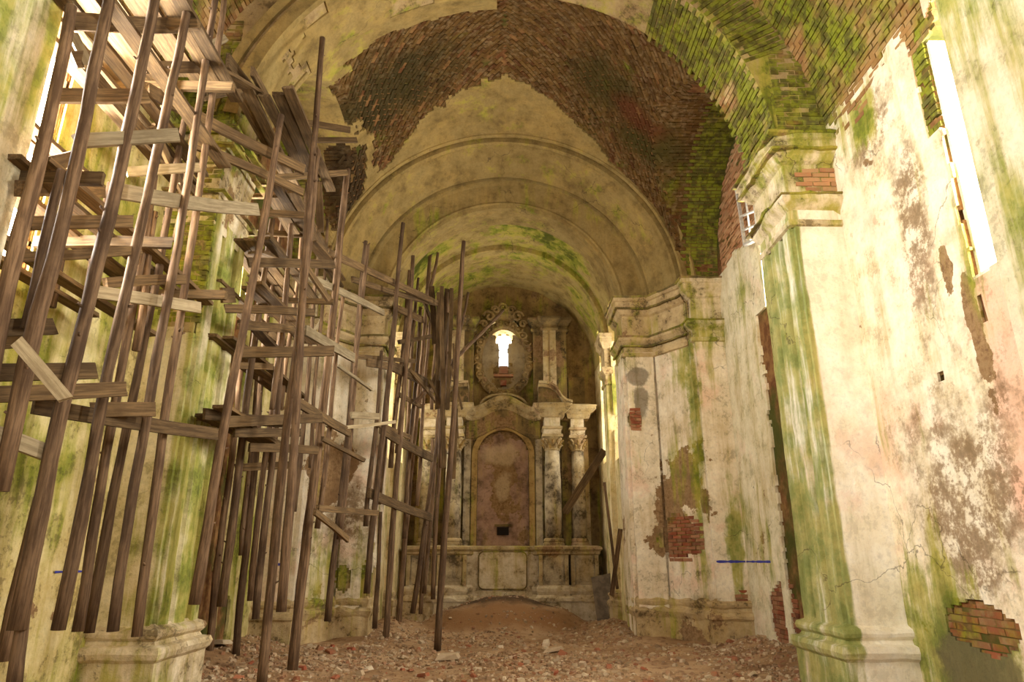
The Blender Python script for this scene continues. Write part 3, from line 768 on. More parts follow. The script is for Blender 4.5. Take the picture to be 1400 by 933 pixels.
plan = front + [(-x, y) for x, y in reversed(front)]
ap(moulding('base_course', plan, [(.06,.0),(.06,.5),(.10,.55),(.10,.62),(.02,.70),(.06,.8),(.06,.88),(0,.95)], M['altarpale'], None, False, .03))
ap(moulding('pedestal_cornice', plan, [(0,1.72),(.05,1.76),(.05,1.82),(.11,1.88),(.11,1.94),(0,1.98)], M['altar'], None, False, .015))
for sx in (1,-1):
    for x0, x1, y in ((1.86,2.62,19.62),(.98,1.78,19.45)):
        a0, a1 = sorted((sx*x0, sx*x1)); b = MB(); b.box(a0, a1, y, 20.6, .6, 1.9); pd = ap(b.build('pedestal', M['marble']))
        b = MB(); b.box(a0+.14, a1-.14, y-.03, y+.02, 1.05, 1.66); b.build('pedestal_panel', M['marble'], pd)
        for e in (a0+.05, a1-.05):
            b = MB(); b.box(e-.05, e+.05, y-.045, y+.02, .95, 1.73); b.build('pedestal_pilaster', M['altar'], pd)
b = MB(); b.box(-.98,.98,19.85,20.6,.0,1.95); ap(b.build('altar_body', M['altarpale']))
# rounded panel on the front of the mensa
pts = []
for cx, cz, a0 in ((.52,1.68,0),(-.52,1.68,90),(-.52,.98,180),(.52,.98,270)):
    for k in range(6): a = R(a0+k*18); pts.append((cx+.14*math.cos(a), cz+.14*math.sin(a)))
b = MB(); b.prism(pts, 19.80, 19.88); ap(b.build('front_panel', M['altarpale']))
b = MB(); b.tube([(x, 19.81, z) for x, z in pts + pts[:1]], .022, 6, False); ap(b.build('panel_moulding', M['altardark']))
b = MB(); b.box(-.62,.62,19.72,19.9,.0,.78); ap(b.build('step_block', M['altarpale']))
# niche wall with round head
def nk(m):
    x = abs(m.x); return not (x < .76 and 1.9 < m.z < 4.52 + math.sqrt(max(0,.76**2-x*x)))
ap(polyslab('niche_wall', [(2.5,20.2),(-2.5,20.2)], 1.9, 5.7, M['altardark'], None, nk, 0, -.3, .06, .06))
b = MB(); b.box(-.8,.8,20.42,20.5,1.9,5.4); nb = ap(b.build('niche_back', M['niche']))
b = MB(); b.box(-.17,.17,20.36,20.44,2.28,2.5); ap(b.build('niche_recess_shade', M['hole']))  # dark block set proud of the back, painted as a recess in shade
b = MB(); b.box(-.24,.24,20.33,20.44,2.52,2.58); ap(b.build('niche_ledge', M['altardark']))
b = MB()
ring = [(0.76,1.95)] + [(.76*math.cos(R(a)), 4.52+.76*math.sin(R(a))) for a in range(0,181,6)] + [(-.76,1.95)]
ring2 = [(0.92,1.95)] + [(.92*math.cos(R(a)), 4.52+.92*math.sin(R(a))) for a in range(0,181,6)] + [(-.92,1.95)]
for (p0,p1,q0,q1) in zip(ring, ring[1:], ring2, ring2[1:]):
    b.add([(x, y, z) for y in (20.14,20.25) for x, z in (p0,p1,q1,q0)], [(0,1,2,3),(0,4,5,1),(3,2,6,7)])
o = ap(b.build('niche_surround', M['ochre'])); orient(o, REF)
for sx in (1,-1):
    for x0, x1, m_ in ((.95,1.14,'marble'),(1.72,1.98,'altardark'),(2.34,2.5,'altar')):
        a0, a1 = sorted((sx*x0, sx*x1)); b = MB(); b.box(a0, a1, 20.05, 20.25, 1.95, 5.0); ap(b.build('pilaster_strip', M[m_]))
    for x, y, r in ((1.42,19.78,.235),(2.17,19.95,.2)):
        k = r/.235; c = (sx*x, y, 0)
        b = MB(); b.lathe(c, [(.30*k,1.96),(.30*k,2.04),(.27*k,2.06),(.29*k,2.11),(.27*k,2.16),(.24*k,2.18)], 24); bb = b
        b = MB(); b.lathe(c, [(.235*k,2.16),(.24*k,3.0),(.235*k,3.6),(.205*k,4.62)], 28); cs = ap(b.build('column', M['marble'], None, True)); bb.build('column_base', M['altar'], cs)
        b = MB(); b.lathe(c, [(.205*k,4.6),(.23*k,4.63),(.21*k,4.66),(.22*k,4.8),(.28*k,4.93),(.29*k,4.98)], 20); b.build('column_capital', M['altar'], cs)
        for ti, (n_, zz, rr_, hh) in enumerate(((10,4.72,.24,.11),(10,4.84,.27,.12))):
            for q in range(n_):
                a = 2*math.pi*(q+.5*ti)/n_
                b = MB(); dx, dy = math.cos(a), math.sin(a)
                b.tube([(c[0]+dx*k*(rr_-.03), c[1]+dy*k*(rr_-.03), zz-hh/2), (c[0]+dx*k*rr_, c[1]+dy*k*rr_, zz+hh*.2), (c[0]+dx*k*(rr_+.05), c[1]+dy*k*(rr_+.05), zz+hh*.5), (c[0]+dx*k*(rr_+.075), c[1]+dy*k*(rr_+.075), zz+hh*.3)], [.035*k,.04*k,.03*k,.015*k], 5)
                b.build('acanthus_leaf', M['ochre'] if q % 2 else M['altar'], cs)
        for q in range(4):
            a = R(45+90*q); b = MB(); b.sphere((c[0]+math.cos(a)*.31*k, c[1]+math.sin(a)*.31*k, 4.92), .05*k); b.build('volute', M['altar'], cs)
        h = .30*k
        b = MB(); b.box(c[0]-h, c[0]+h, y-h, 20.3, 4.98, 5.06); b.build('abacus', M['altar'], cs)
        h = .25*k
        b = MB(); b.box(c[0]-h, c[0]+h, y-h, 20.3, 5.06, 5.26); b.box(c[0]-h*.9, c[0]+h*.9, y-h*.9, 20.3, 5.26, 5.62); eb = ap(b.build('entablature_block', M['altarpale']))
        (moulding('block_moulding', [(c[0]+h, 20.2),(c[0]+h, y-h),(c[0]-h, y-h),(c[0]-h, 20.2)], [(0,5.2),(.04,5.23),(.04,5.28),(0,5.3)], M['altar'], eb, False, .008))
ent = [(2.5,20.5),(2.5,19.72),(1.9,19.72),(1.9,20.0),(1.74,20.0),(1.74,19.5),(1.1,19.5),(1.1,19.85),(.95,20.1)]
plan = ent + [(-x, y) for x, y in reversed(ent)]
zo = lambda x: .36*(.5+.5*math.cos(math.pi*min(1, abs(x)/.98)))
b_ = moulding('cornice', plan, [(-.3,5.55),(0,5.55),(.04,5.6),(.04,5.68),(.12,5.74),(.2,5.8),(.2,5.88),(.24,5.92),(.0,5.99),(-.35,5.99)], M['altar'], None, False, .015, None, zo); ap(b_)
ap(moulding('frieze', [(1.1,20.12),(-1.1,20.12)], [(0,5.0),(.03,5.02),(.03,5.1),(0,5.12),(0,5.6)], M['altardark'], None, False, .012, None, zo))
# inner arched moulding above the cornice
for r0, zc_ in ((.62,6.02),(.48,6.0)):
    b = MB(); b.tube([(r0*math.cos(R(a))*1.1, 20.05, zc_+r0*.55*math.sin(R(a))) for a in range(0,181,10)], .035, 6); ap(b.build('arched_moulding', M['altar']))
# pieces of the broken pediment: curved cornice rising towards the middle
for sx in (1,-1):
    cur = [(2.02,5.98),(1.86,6.02),(1.74,6.12),(1.66,6.26),(1.56,6.42),(1.40,6.52),(1.2,6.56),(1.04,6.56)]
    b = MB(); n_ = len(cur)
    for d0, d1, y0 in ((0,.07,19.45),(.07,.15,19.56)):
        poly = [(sx*x, z-d0+.07) for x, z in cur] + [(sx*x, z-d1+.07) for x, z in reversed(cur)]
        b.prism(poly, y0, 20.5)
    orient(ap(b.build('pediment_scroll', M['altar'])), REF)
    b = MB(); b.prism([(sx*x, z-.1) for x, z in cur[2:]] + [(sx*1.04,5.98),(sx*1.74,5.98)], 19.7, 20.5); orient(ap(b.build('pediment_core', M['altardark'])), REF)
# upper storey pilasters
for sx in (1,-1):
    for x0, x1, y in ((.92,1.22,20.3),(1.22,1.62,20.15),(1.62,1.95,20.3)):
        a0, a1 = sorted((sx*x0, sx*x1)); b = MB(); b.box(a0, a1, y, 20.65, 5.95, 8.62); ap(b.build('upper_pilaster', M['altardark'] if x0 != 1.22 else M['altar']))
    b = MB(); b.box(*sorted((sx*1.415, sx*1.43)), 20.12, 20.2, 6.1, 8.5); ap(b.build('pilaster_fillet', M['altardark']))
    up = [(1.98,20.6),(1.98,20.3),(1.64,20.3),(1.64,20.15),(1.2,20.15),(1.2,20.3),(.9,20.3),(.9,20.6)]
    if sx < 0: up = [(-x, y) for x, y in reversed(up)]
    ap(moulding('upper_capital', up, [(0,8.42),(.05,8.46),(.05,8.52),(.02,8.54),(.02,8.62),(.10,8.7),(.14,8.78),(.14,8.86),(0,8.9)], M['altardark'], None, False, .02))
    b = MB(); x0, x1 = sorted((sx*2.0, sx*2.5)); b.box(x0, x1, 20.45, 20.65, 6.0, 7.0); ap(b.build('side_panel', M['altardark']))
# oval frame with rosettes round the window
OZ = 7.58
M['frame'] = plaster('oval_frame_stucco', srgb(150,124,80), srgb(112,90,56), green=.2, brown=.3, dark=.6)
M['oval'] = plaster('oval_panel_plaster', srgb(178,160,128), srgb(150,132,102), green=.05, brown=.2, dark=.4)
ap(polyslab('oval_panel', [(.8,20.58),(-.8,20.58)], OZ-1.1, OZ+1.1, M['oval'], None, lambda m: (m.x/.74)**2+((m.z-OZ)/1.06)**2 < 1 and not front_hole(m) and not (math.hypot(m.x/.3, (m.z-7.1)/.32) < 1 + .9*fn((m.x,0,m.z),3)), .01, -.04, .04, .04))
b = MB(); b.tube([(.80*math.cos(R(a)), 20.5, OZ+1.12*math.sin(R(a))) for a in range(0,361,8)], .13, 8, False); of_ = ap(b.build('oval_frame', M['frame']))
b = MB(); b.tube([(.69*math.cos(R(a)), 20.5, OZ+1.0*math.sin(R(a))) for a in range(0,361,8)], .03, 6, False); ap(b.build('oval_bead', M['frame']))
for k in range(26):
    a = 2*math.pi*k/26; cx, cz = .81*math.cos(a), OZ+1.13*math.sin(a); b = MB()
    if k % 2: 
        b.lathe((cx, 20.42, cz), [(.14,-.02),(.15,.04),(.10,.09),(.085,.05),(.05,.055),(.045,.1),(.001,.12)], 10, ax='y')
    else:
        b.tube([(cx+(.02+.017*q)*math.cos(a+q*.7), 20.37, cz+(.02+.017*q)*math.sin(a+q*.7)) for q in range(9)], [.045]*8+[.02], 6)
    b.build('rosette', M['frame'], of_)
# cartouche over the oval
b = MB(); b.sphere((0, 20.5, 9.02), .34, 14, 10, (1.35,.35,.75)); ct = ap(b.build('cartouche', M['frame'], None, True))
for cx, cz, r in ((-.45,8.98,.2),(.45,8.98,.2),(-.62,8.72,.13),(.62,8.72,.13),(0,9.28,.16),(-.25,9.2,.14),(.25,9.2,.14)):
    b = MB(); b.tube([(cx+r*(1-q/14)*math.cos(q*.75+(0 if cx > 0 else 3)), 20.42, cz+r*(1-q/14)*math.sin(q*.75)) for q in range(12)], .05, 6); b.build('cartouche_scroll', M['frame'], ct)
# broken bricks under the window hole
b = MB(); b.box(-.14,.14,20.42,20.7,7.1,7.34); ap(b.build('sill_brick', M['brickred'])); b = MB(); b.box(-.3,.3,20.38,20.62,7.0,7.07); ap(b.build('sill_board', M['brickred']))
b = MB(); b.box(-.09,.09,20.40,20.6,6.72,6.88); ap(b.build('sill_brick', M['brickred']))

# ------------------------------------------------------------------ scaffolding
rs = random.Random(31)
def local(o, root):
    o.parent = root; o.matrix_parent_inverse = Matrix.Translation(-root.location); return o
def along(d, up):
    """rotation whose local Z runs along d and local Y lies nearest to up"""
    d = d.normalized(); x = d.cross(Vector(up)); x = x.normalized() if x.length > 1e-4 else d.cross(Vector((1,0,0))).normalized()
    return Matrix((x, x.cross(d), -d)).transposed() if False else Matrix((x, d.cross(x), d)).transposed()
def place(o, a, rot, root):
    o.matrix_basis = Matrix.Translation(a) @ rot.to_4x4(); return local(o, root)
def pole(root, a, b, r=.055, r2=None, name='pole'):
    a, b = Vector(a), Vector(b); L = (b-a).length; n_ = max(4, int(L/.4)); r2 = r2 or r*.72
    pts = []; rad = []; ph = rs.uniform(0,9)
    for i in range(n_+1):
        t = i/n_; k = math.sin(math.pi*t)
        wob = .03*math.sin(t*5+ph)*k*min(1, L/3)
        pts.append(Vector((wob + rs.uniform(-.006,.006), rs.uniform(-.008,.008), L*t)))
        rad.append((r+(r2-r)*t)*(1 + rs.uniform(-.06,.10)))
    mb = MB(); mb.tube(pts, rad, 9)
    # knots and snapped twigs
    for _ in range(int(L*1.3)):
        t = rs.random(); an = rs.uniform(0,6.3); q = Vector((0,0,L*t)); rr_ = r+(r2-r)*t; dv = Vector((math.cos(an), math.sin(an), .5))
        mb.tube([q + dv*rr_*.6, q + dv*(rr_+.02)], [.016,.009], 5)
    o = mb.build(name, M['wood'], None, True); return place(o, a, along(b-a, (0,1,0)), root)
def board(root, a, b, w=.15, t=.04, mat='plank', up=(0,0,1), name='plank'):
    """sawn board from a to b; w lies across, t along up"""
    a, b = Vector(a), Vector(b); L = (b-a).length; k = max(2, int(L/.6)); vs = []; bow = rs.uniform(-.012,.012)*L; tw = rs.uniform(-.06,.06)
    for i in range(k+1):
        q = i/k; m = Matrix.Rotation(tw*(q-.5), 3, 'Z'); e = rs.uniform(-.007,.007)
        for x, y in ((-1,-1),(1,-1),(1,1),(-1,1)):
            v = m @ Vector((x*w/2+e+rs.uniform(-.003,.003), y*t/2 + bow*math.sin(math.pi*q), 0)); v.z = L*q + (rs.uniform(-.02,.02) if i in (0,k) else 0); vs.append(v)
    fs = [(3,2,1,0), tuple(k*4+j for j in (0,1,2,3))]
    for i in range(k):
        for j in range(4): fs.append((i*4+j, i*4+(j+1) % 4, (i+1)*4+(j+1) % 4, (i+1)*4+j))
    o = mesh_obj(name, vs, fs, M[mat]); return place(o, a, along(b-a, up), root)
def PB(root, x0, y0, D0, x1, y1, D1, w=.13, t=.045, mat='plank', flat_=False, name='plank'):
    """a rail or plank between two places of the photograph at given depths; on edge unless flat"""
    a, b = P(x0, y0, D0), P(x1, y1, D1)
    return board(root, a, b, (w if flat_ else t), (t if flat_ else w), mat, (0,0,1), name)
def PP(root, x0, y0, x1, y1, D0, D1=None, r=.055, r2=None):
    return pole(root, P(x0, y0, D0), P(x1, y1, D1 or D0), r, r2)

# --- scaffold beside the left wall of the near bay
A = tag(empty('scaffold', (-3.9, 6.4, 0)), 'tall timber pole scaffold along the mossy left wall, nearest the viewer', 'scaffold', 'timber scaffolds')
for x0,y0,x1,y1,D,r in (
    (-40,640,99,10,4.75,.07),(0,672,152,-12,4.85,.068),(22,862,214,-12,5.25,.07),(18,940,38,790,5.3,.055),(2,905,112,436,6.4,.06),
    (80,862,260,-12,5.75,.06),(107,864,232,96,6.7,.055),(121,866,254,150,7.0,.055),(153,864,296,-12,6.45,.055),(187,871,308,-12,6.95,.055),
    (36,450,84,232,4.95,.05),(186,480,212,290,6.75,.05),(100,520,150,250,6.5,.05),(230,150,262,-12,7.2,.05),(70,420,132,80,6.3,.05),(240,330,276,120,7.3,.045)):
    PP(A, x0, y0, x1, y1, D, None, r*.88)
PP(A, 266,827, 384,158, 8.15, None, .06)
# cross rails (nearly level in the photograph) at their depths
for x0,y0,D0,x1,y1,D1,w,m in (
    (95,29,4.9,272,35,6.2,.15,'plank'),(76,131,5.0,200,131,5.4,.13,'plank'),(195,92,6.0,276,92,6.6,.12,'plank'),(104,193,5.0,242,185,5.5,.12,'pale'),
    (170,236,6.2,273,229,6.8,.10,'pale'),(158,261,5.7,352,287,7.6,.15,'pale'),(38,306,5.0,181,303,5.6,.11,'plank'),(30,352,5.0,192,342,5.8,.08,'plank'),
    (144,387,6.0,254,382,6.7,.10,'plank'),(128,399,5.9,272,421,7.0,.12,'pale'),(-10,449,4.8,72,447,5.2,.13,'plank'),(-10,510,4.9,131,507,5.4,.13,'plank'),
    (-10,540,4.9,173,532,5.6,.12,'plank'),(124,561,5.9,212,560,6.3,.13,'plank'),(48,555,5.3,297,594,7.6,.13,'plank'),(-10,592,4.9,70,622,5.3,.12,'pale'),
    (25,258,4.9,140,262,6.4,.13,'plank'),(62,225,5.0,105,215,5.3,.12,'plank'),(100,82,5.0,135,80,5.2,.14,'plank'),(268,70,7.0,308,52,7.2,.09,'pale'),(-10,470,5.1,50,466,5.3,.1,'plank')):
    PB(A, x0,y0,D0,x1,y1,D1,w,.045,m,name='rail')
PB(A, 22,466,4.6,90,546,4.75,.09,.04,'pale')
# decks: planks running along the wall
for z, xs_, y0, y1 in ((7.0,[-4.62+.165*k for k in range(9)],4.3,6.9),):
    for k, x in enumerate(xs_): board(A, (x, y0+rs.uniform(-.3,.2), z+rs.uniform(-.01,.03)), (x+rs.uniform(-.03,.03), y1+rs.uniform(-.2,.4), z+rs.uniform(-.01,.03)), .15, .04, 'plank')
for k, x in enumerate((-4.3,-4.12,-3.9,-3.55)): board(A, (x, 4.5, 6.25+.03*k), (x+.1, 8.0-.2*k, 6.22), .16, .045, 'plank')
for x, y0, y1, z in ((-4.45,4.9,8.1,4.72),(-4.28,5.0,8.2,4.70),(-3.95,4.8,8.25,4.68),(-3.78,4.9,8.2,4.72),(-4.5,4.7,6.6,5.35),(-4.3,4.7,6.4,5.35),(-4.1,4.6,7.6,4.1),(-4.45,4.6,7.0,4.12)):
    board(A, (x, y0, z), (x, y1, z), .15, .045, 'plank')
for y in (5.0,6.2,7.6): board(A, (-4.66, y, 4.6), (-3.3, y, 4.6), .05, .11, 'plank', name='rail')
for y in (4.6,5.8,6.8): board(A, (-4.66, y, 6.92), (-3.2, y, 6.92), .05, .12, 'plank', name='rail')
# braces and loose boards up by the pier
for x0,y0,D0,x1,y1,D1,w,m in ((90,60,5.2,272,266,8.0,.16,'plank'),(208,170,6.6,250,262,7.3,.1,'plank'),(100,48,5.0,122,92,5.1,.08,'pale'),(110,38,5.2,130,64,5.4,.06,'pale'),
    (200,122,6.2,262,155,7.2,.15,'plank'),(262,155,7.4,416,232,8.6,.15,'plank'),(262,196,7.5,415,264,8.7,.12,'plank'),(275,90,6.8,345,128,8.0,.34,'plank'),(310,82,7.4,347,128,8.2,.2,'plank'),
    (345,97,7.6,384,168,9.0,.13,'plank'),(280,134,7.0,352,120,8.2,.07,'plank')):
    PB(A, x0,y0,D0,x1,y1,D1,w,.045,m,m == 'plank' and w > .3,name='brace')

# --- scaffold filling the side bay behind the left pier
B_ = tag(empty('scaffold', (-3.6, 10.4, 0)), 'dense pole scaffold tower with plank decks behind the left pier', 'scaffold', 'timber scaffolds')
for x0,y0,x1,y1,D,r in ((384,837,441,52,8.8,.06),(357,940,434,205,8.9,.062),(399,926,475,232,10.9,.075),(302,830,372,300,9.9,.06),(322,897,366,420,11.6,.06),(286,897,332,470,11.4,.06),
    (342,822,385,420,11.0,.05),(349,847,402,290,10.6,.055),(434,723,470,400,11.4,.045),(448,850,500,330,12.4,.055),(464,738,503,336,12.2,.05),(372,560,412,180,10.2,.045),(356,520,396,210,11.0,.04),
    (336,540,360,300,11.8,.045),(348,620,374,330,12.2,.04),(384,560,420,250,11.6,.04),(424,640,448,300,12.8,.04),(402,700,438,330,12.0,.045),(368,640,398,330,12.6,.04),(330,760,352,500,12.4,.05),(372,170,390,120,10.0,.05)):
    PP(B_, x0, y0, x1, y1, D, None, r)
for x0,y0,D0,x1,y1,D1,w,m in ((383,163,9.2,478,178,9.6,.1,'plank'),(388,193,9.6,488,192,10,.09,'plank'),(372,243,9.2,474,236,10.5,.1,'plank'),(352,291,9.2,428,296,9.6,.11,'plank'),
    (352,318,10.4,432,322,10.8,.1,'plank'),(340,359,9.0,456,362,10.6,.14,'plank'),(362,409,10.6,456,413,10.8,.09,'plank'),(308,422,8.4,430,428,9.4,.11,'plank'),(326,444,8.8,400,450,10.2,.13,'plank'),
    (322,482,8.9,456,480,9.6,.15,'plank'),(320,500,9.6,372,502,10.4,.1,'plank'),(280,566,8.3,386,578,9.8,.14,'plank'),(305,577,8.4,440,572,10.4,.14,'plank'),(320,592,8.8,410,592,10,.12,'plank'),
    (340,612,9.5,435,616,10.4,.12,'plank'),(322,640,11,400,636,11.5,.12,'plank'),(350,398,11.5,372,402,11.6,.12,'pale'),(336,398,10.4,352,404,10.6,.12,'pale'),(420,378,10.2,525,428,12.6,.12,'pale'),
    (414,357,9.4,450,410,10.0,.10,'plank'),(434,695,10.0,516,702,12.0,.09,'plank'),(430,700,9.8,475,738,11.2,.09,'plank'),(440,600,10.6,498,630,12.0,.07,'plank'),(418,452,9.9,484,490,11.5,.16,'pale'),
    (404,548,9.8,478,592,12.0,.15,'plank'),(480,568,12.0,518,570,12.6,.12,'pale'),(470,585,11.8,540,577,12.8,.06,'pale'),(462,500,11.5,508,533,12.4,.05,'pale'),(320,404,8.6,302,404,8.3,.2,'plank')):
    PB(B_, x0,y0,D0,x1,y1,D1,w,.045,m,name='rail')
# decks inside the tower: planks along the wall, seen from below
for z, y0, y1, xs_ in ((7.65,7.7,10.2,(-3.62,-3.46,-3.28,-3.1,-2.92)),(6.1,9.2,11.8,(-4.1,-3.93,-3.76,-3.5)),(5.35,9.0,12.2,(-4.2,-4.03,-3.7,-3.5)),(4.5,8.9,12.4,(-4.1,-3.94,-3.78)),(3.35,8.7,11.6,(-4.0,-3.84,-3.67,-3.5)),(6.9,9.0,12.6,(-3.4,-3.2))):
    for x in xs_: board(B_, (x, y0+rs.uniform(-.2,.2), z+rs.uniform(-.02,.02)), (x+rs.uniform(-.08,.08), y1+rs.uniform(-.4,.4), z+rs.uniform(-.06,.06)), .155, .045, 'plank')
for x0,y0,D0,x1,y1,D1,w in ((372,268,9.5,402,320,10.5,.2),(360,320,9.8,394,362,10.8,.22),(350,345,9.4,392,360,10.4,.25),(435,250,10,438,318,10.4,.12),(425,330,10.2,455,362,11.2,.2),(346,395,9.8,374,432,10.8,.1),(350,450,9.4,376,478,10.2,.16),(302,556,8.3,330,572,8.9,.2),(330,580,9,374,610,10,.25)):
    PB(B_, x0,y0,D0,x1,y1,D1,w,.045,'plank',True)

# --- scaffold in the chancel, left side
C_ = tag(empty('scaffold', (-2.0, 15.5, 0)), 'farther pole scaffold standing in the chancel left of the altar', 'scaffold', 'timber scaffolds')
for x0,y0,x1,y1,D,r in ((501,812,551,305,13.3,.06),(544,865,589,338,16.6,.065),(527,882,565,350,14.6,.065),(585,412,599,346,16.4,.05),(598,891,634,330,13.6,.065),(485,500,503,335,12.9,.05),
    (500,720,522,480,13.6,.05),(553,737,575,420,16.0,.055),(570,692,588,440,16.4,.05),(564,839,606,560,16.8,.06),(580,812,600,560,17.2,.05),(592,820,604,520,16.2,.055),(518,690,540,420,14.8,.05),(534,640,560,370,15.4,.055),
    (542,620,572,380,16.0,.045),(556,600,570,400,17,.05),(603,640,612,400,15.6,.05),(608,560,640,400,15.8,.04),(590,560,596,440,17,.045),(575,840,592,600,17.4,.05),(512,860,520,700,14.2,.05)):
    PP(C_, x0, y0, x1, y1, D, None, r)
PP(C_, 568,550, 688,424, 15.4, 19.0, .06)
for x0,y0,D0,x1,y1,D1,w,m in ((448,345,11.0,616,424,16.4,.14,'plank'),(482,382,12.5,612,418,16.2,.12,'plank'),(480,487,12.6,568,494,15.5,.09,'plank'),(502,496,13.0,536,502,14.2,.16,'plank'),
    (534,500,14.0,584,524,16.2,.22,'plank'),(540,420,14.6,578,438,16.0,.16,'plank'),(545,468,15,590,460,16,.1,'plank'),(520,586,13.6,590,626,16.6,.2,'plank'),(516,580,13.4,560,598,15.4,.1,'plank'),(504,674,13.2,590,708,16.6,.18,'plank'),
    (556,610,15.5,588,624,16.6,.08,'pale'),(560,505,15,596,548,16,.1,'plank'),(575,400,15.6,606,485,16.4,.09,'plank'),(600,520,15.2,614,430,15.6,.14,'plank'),(590,530,15.8,612,480,15.6,.12,'plank'),(546,540,15,576,556,16,.1,'plank')):
    PB(C_, x0,y0,D0,x1,y1,D1,w,.05,m,name='rail')
# bundle of upright boards wedged in the scaffold
for x0,y0,x1,y1,D,w in ((618,655,622,560,14.6,.2),(607,640,604,392,15.2,.14),(612,560,618,395,15.4,.12),(598,560,600,400,15.6,.16),(595,470,590,392,15.8,.2),(604,480,612,395,15.7,.2),(626,600,620,470,14.8,.07),(588,520,606,560,15.6,.1),(616,500,632,560,15,.07)):
    a, b = P(x0,y0,D), P(x1,y1,D); board(C_, a, b, w*.7, .03, 'plank', (0,1,0))

# --- loose timbers by the altar
def single(name, a, b, w, t, mat, label, cat, up=(0,0,1)):
    r_ = empty(name, a); o = board(r_, a, b, w, t, mat, up, 'timber'); return tag(r_, label, cat)
single('leaning_plank', P(772,702,19.1), P(826,616,18.3), .2, .06, 'plank', 'broad brown plank leaning across the right columns of the altar', 'plank', (0,1,0))
single('leaning_pole', P(844,806,16.6), P(826,660,17.4), .06, .06, 'wood', 'thin dark pole leaning on the chancel wall right of the altar', 'pole', (0,1,0))
single('slanting_board', P(836,815,16.6), P(848,724,16.4), .10, .04, 'wood', 'short slanting board by the window beside the altar', 'board', (0,1,0))
n = NT('rusty_sheet', .7); M['sheet'] = n.out(n.mix(n.ramp(n.noise(4,6), .4, .6), srgb(92,80,66), srgb(120,104,84)))
b = MB(); a0, a1, a2, a3 = P(808,790,18.9), P(834,784,18.9), P(838,862,18.3), P(818,860,18.3)
q = [a0, a1, a2, a3]; b.add(q + [v + Vector((.01,.03,0)) for v in q], [(0,1,2,3),(7,6,5,4),(0,4,5,1),(1,5,6,2),(2,6,7,3),(3,7,4,0)])
tag(b.build('metal_sheet', M['sheet']), 'grey metal sheet propped upright beside the altar base', 'sheet')

# ------------------------------------------------------------------ window frame hanging in the lunette of the right wall
wf = structure(empty('window_1', (4.6, 12.0, 7.7)), 'white metal casement frame hanging in the bricked lunette of the right wall')
c4 = [PX(1006,256,4.6), PX(1018,335,4.55), PX(1037,326,4.2), PX(1030,248,4.25)]
def bar(a, b, r): 
    o = board(wf, a, b, r*2, r*2, 'whitepaint', (0,1,0), 'frame_bar')
for a, b in zip(c4, c4[1:] + c4[:1]): bar(a, b, .028)
for t in (.27,.52,.77): bar(c4[0].lerp(c4[1], t), c4[3].lerp(c4[2], t), .016)
bar(c4[0].lerp(c4[3], .5), c4[1].lerp(c4[2], .5), .014)
lay_bricks(wr, M['lunette'], (4.73,10.6,0), (0,1,0), (-1,0,0), 3.0, 7.3, 9.9, keep=lambda p: p.z < 7.3 + math.sqrt(max(0,2.6**2-(p.y-11.25)**2)), proud=-.0, seed=15)

# ------------------------------------------------------------------ blue level marks painted on the plaster
def mark(parent, a, b, nrm, h=.026):
    a, b, nv = Vector(a), Vector(b), Vector(nrm); mb = MB(); k = 10; vs = []
    for i in range(k+1):
        p = a.lerp(b, i/k); e = rs.uniform(.5, 1.1)*h
        vs += [p+Vector((0,0,e)), p-Vector((0,0,e)), p+Vector((0,0,e))+nv*.004, p-Vector((0,0,e))+nv*.004]
    fs = [(i*4+2, i*4+3, i*4+7, i*4+6) for i in range(k)] + [(i*4, i*4+2, i*4+6, i*4+4) for i in range(k)]
    mb.add(vs, fs); o = mb.build('paint_mark', M['blue'], parent); o['label'] = 'streak of blue level-line paint'
pr, pl_ = bpy.data.objects['pillar_chancel_right'], bpy.data.objects['pillar_chancel_left']
mark(pr, (4.10,13.715,1.57), (4.66,13.715,1.57), (0,-1,0))
mark(wr, (4.675,13.7,1.57), (4.675,12.45,1.57), (-1,0,0), .022)
mark(pl_, (-4.4,13.715,1.52), (-4.1,13.715,1.52), (0,-1,0))
mark(wlft, (-4.69,7.6,1.48), (-4.69,8.2,1.48), (1,0,0), .012)
mark(wr, (4.69,6.0,1.52), (4.69,5.6,1.52), (-1,0,0))

# ------------------------------------------------------------------ rubble on the floor
rr = random.Random(77)
def chunk(mb, p, s_, flat_=1.0):
    a = rr.uniform(0, 6.3); ca_, sa = math.cos(a), math.sin(a); tl = rr.uniform(-.5,.5)
    L, W2, H = s_*rr.uniform(.7,1.5), s_*rr.uniform(.5,1.0), s_*rr.uniform(.3,.7)*flat_
    vs = []
    for z in (-1,1):
        for x, y in ((-1,-1),(1,-1),(1,1),(-1,1)):
            k = .75 if z > 0 else 1
            x2, y2, z2 = x*L*k*rr.uniform(.7,1.1), y*W2*k*rr.uniform(.7,1.1), z*H*rr.uniform(.8,1.1)
            x2, z2 = x2*math.cos(tl)-z2*math.sin(tl), x2*math.sin(tl)+z2*math.cos(tl)
            vs.append((p[0]+x2*ca_-y2*sa, p[1]+x2*sa+y2*ca_, p[2]+z2))
    mb.add(vs, [(4,5,6,7),(0,1,5,4),(1,2,6,5),(2,3,7,6),(3,0,4,7),(3,2,1,0)])
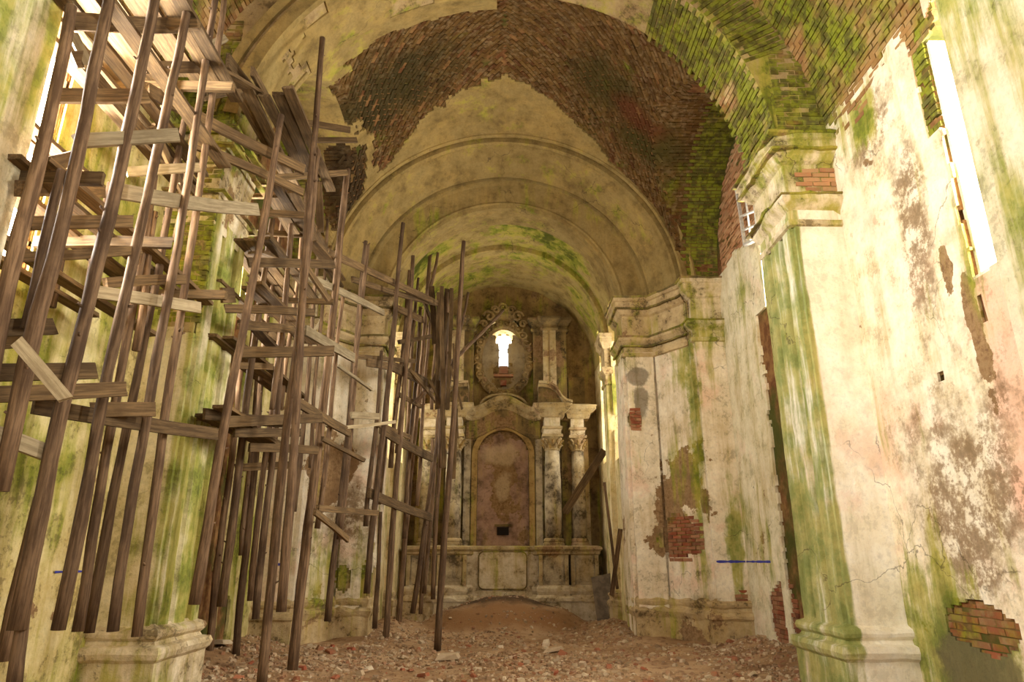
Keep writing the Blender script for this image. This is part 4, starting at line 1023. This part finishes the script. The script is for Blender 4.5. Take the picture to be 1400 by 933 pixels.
M['rubble'] = brick_mat('rubble_chips', island=True, moss=.0, cols=[(140,90,62),(172,146,112),(118,90,64),(200,180,148),(150,112,80),(132,104,76),(184,160,126),(136,80,54)])
b = MB(); cnt = 0
while cnt < 15000:
    x, y = rr.uniform(-4.6,4.6), 8.2 + 12*rr.random()**1.5
    if y > 13.8 and abs(x) > 2.7: continue
    d = .15 + .85*max(0, min(1, .5 + fn((x,y,0), .55, 4)))
    if y > 15.5: d *= .6
    if math.hypot(x/1.8, (y-18.1)/.5) < 1: d *= .12
    if rr.random() > d: continue
    cnt += 1
    chunk(b, (x, y, ground(x, y)+.006), .009 + .042*rr.random()**3.2)
rb = b.build('rubble', M['rubble']); tag(rb, 'small brick and plaster rubble strewn over the earth floor', 'rubble', kind='stuff')
M['lump'] = brick_mat('pale_rubble_lumps', moss=.0, cols=[(196,174,146),(176,152,120),(206,188,160),(186,164,130)])
M['lumpred'] = brick_mat('red_rubble_lumps', moss=.0, cols=[(150,80,54),(136,84,58),(164,104,74),(140,72,48)])
spots = []
for i in range(70):
    for _ in range(20):
        x, y = rr.uniform(-4.2,4.2), rr.uniform(8.9,14.5)
        if y > 13.6 and abs(x) > 2.6: continue
        if all(math.hypot(x-a, y-c) > .28 for a, c in spots): break
    spots.append((x, y)); mb = MB(); sz = rr.uniform(.045,.085)
    chunk(mb, (0,0,0), sz); red = i % 2; o = mb.build('brick_lump' if red else 'plaster_lump', M['lumpred' if red else 'lump']); o.location = (x, y, ground(x,y)+sz*.25)
    tag(o, 'reddish broken brick lump lying among the floor rubble' if red else 'pale broken plaster lump lying among the floor rubble', 'rubble', 'red brick lumps on the floor' if red else 'pale plaster lumps on the floor')
for px_, py_, D_, l_, t_ in ((613,893,12.6,.34,'flat pale slab of masonry lying on the rubble near the tall pole foot'),(302,888,11.8,.2,'fallen brick lump lying against the left pier'),(755,884,13.6,.26,'low pale stone lying on the earth path before the altar mound')):
    p = P(px_, py_, D_); mb = MB(); chunk(mb, (0,0,0), l_*.6, .5); o = mb.build('fallen_block', M['lump']); o.location = (p.x, p.y, ground(p.x,p.y)+.05); tag(o, t_, 'stone')
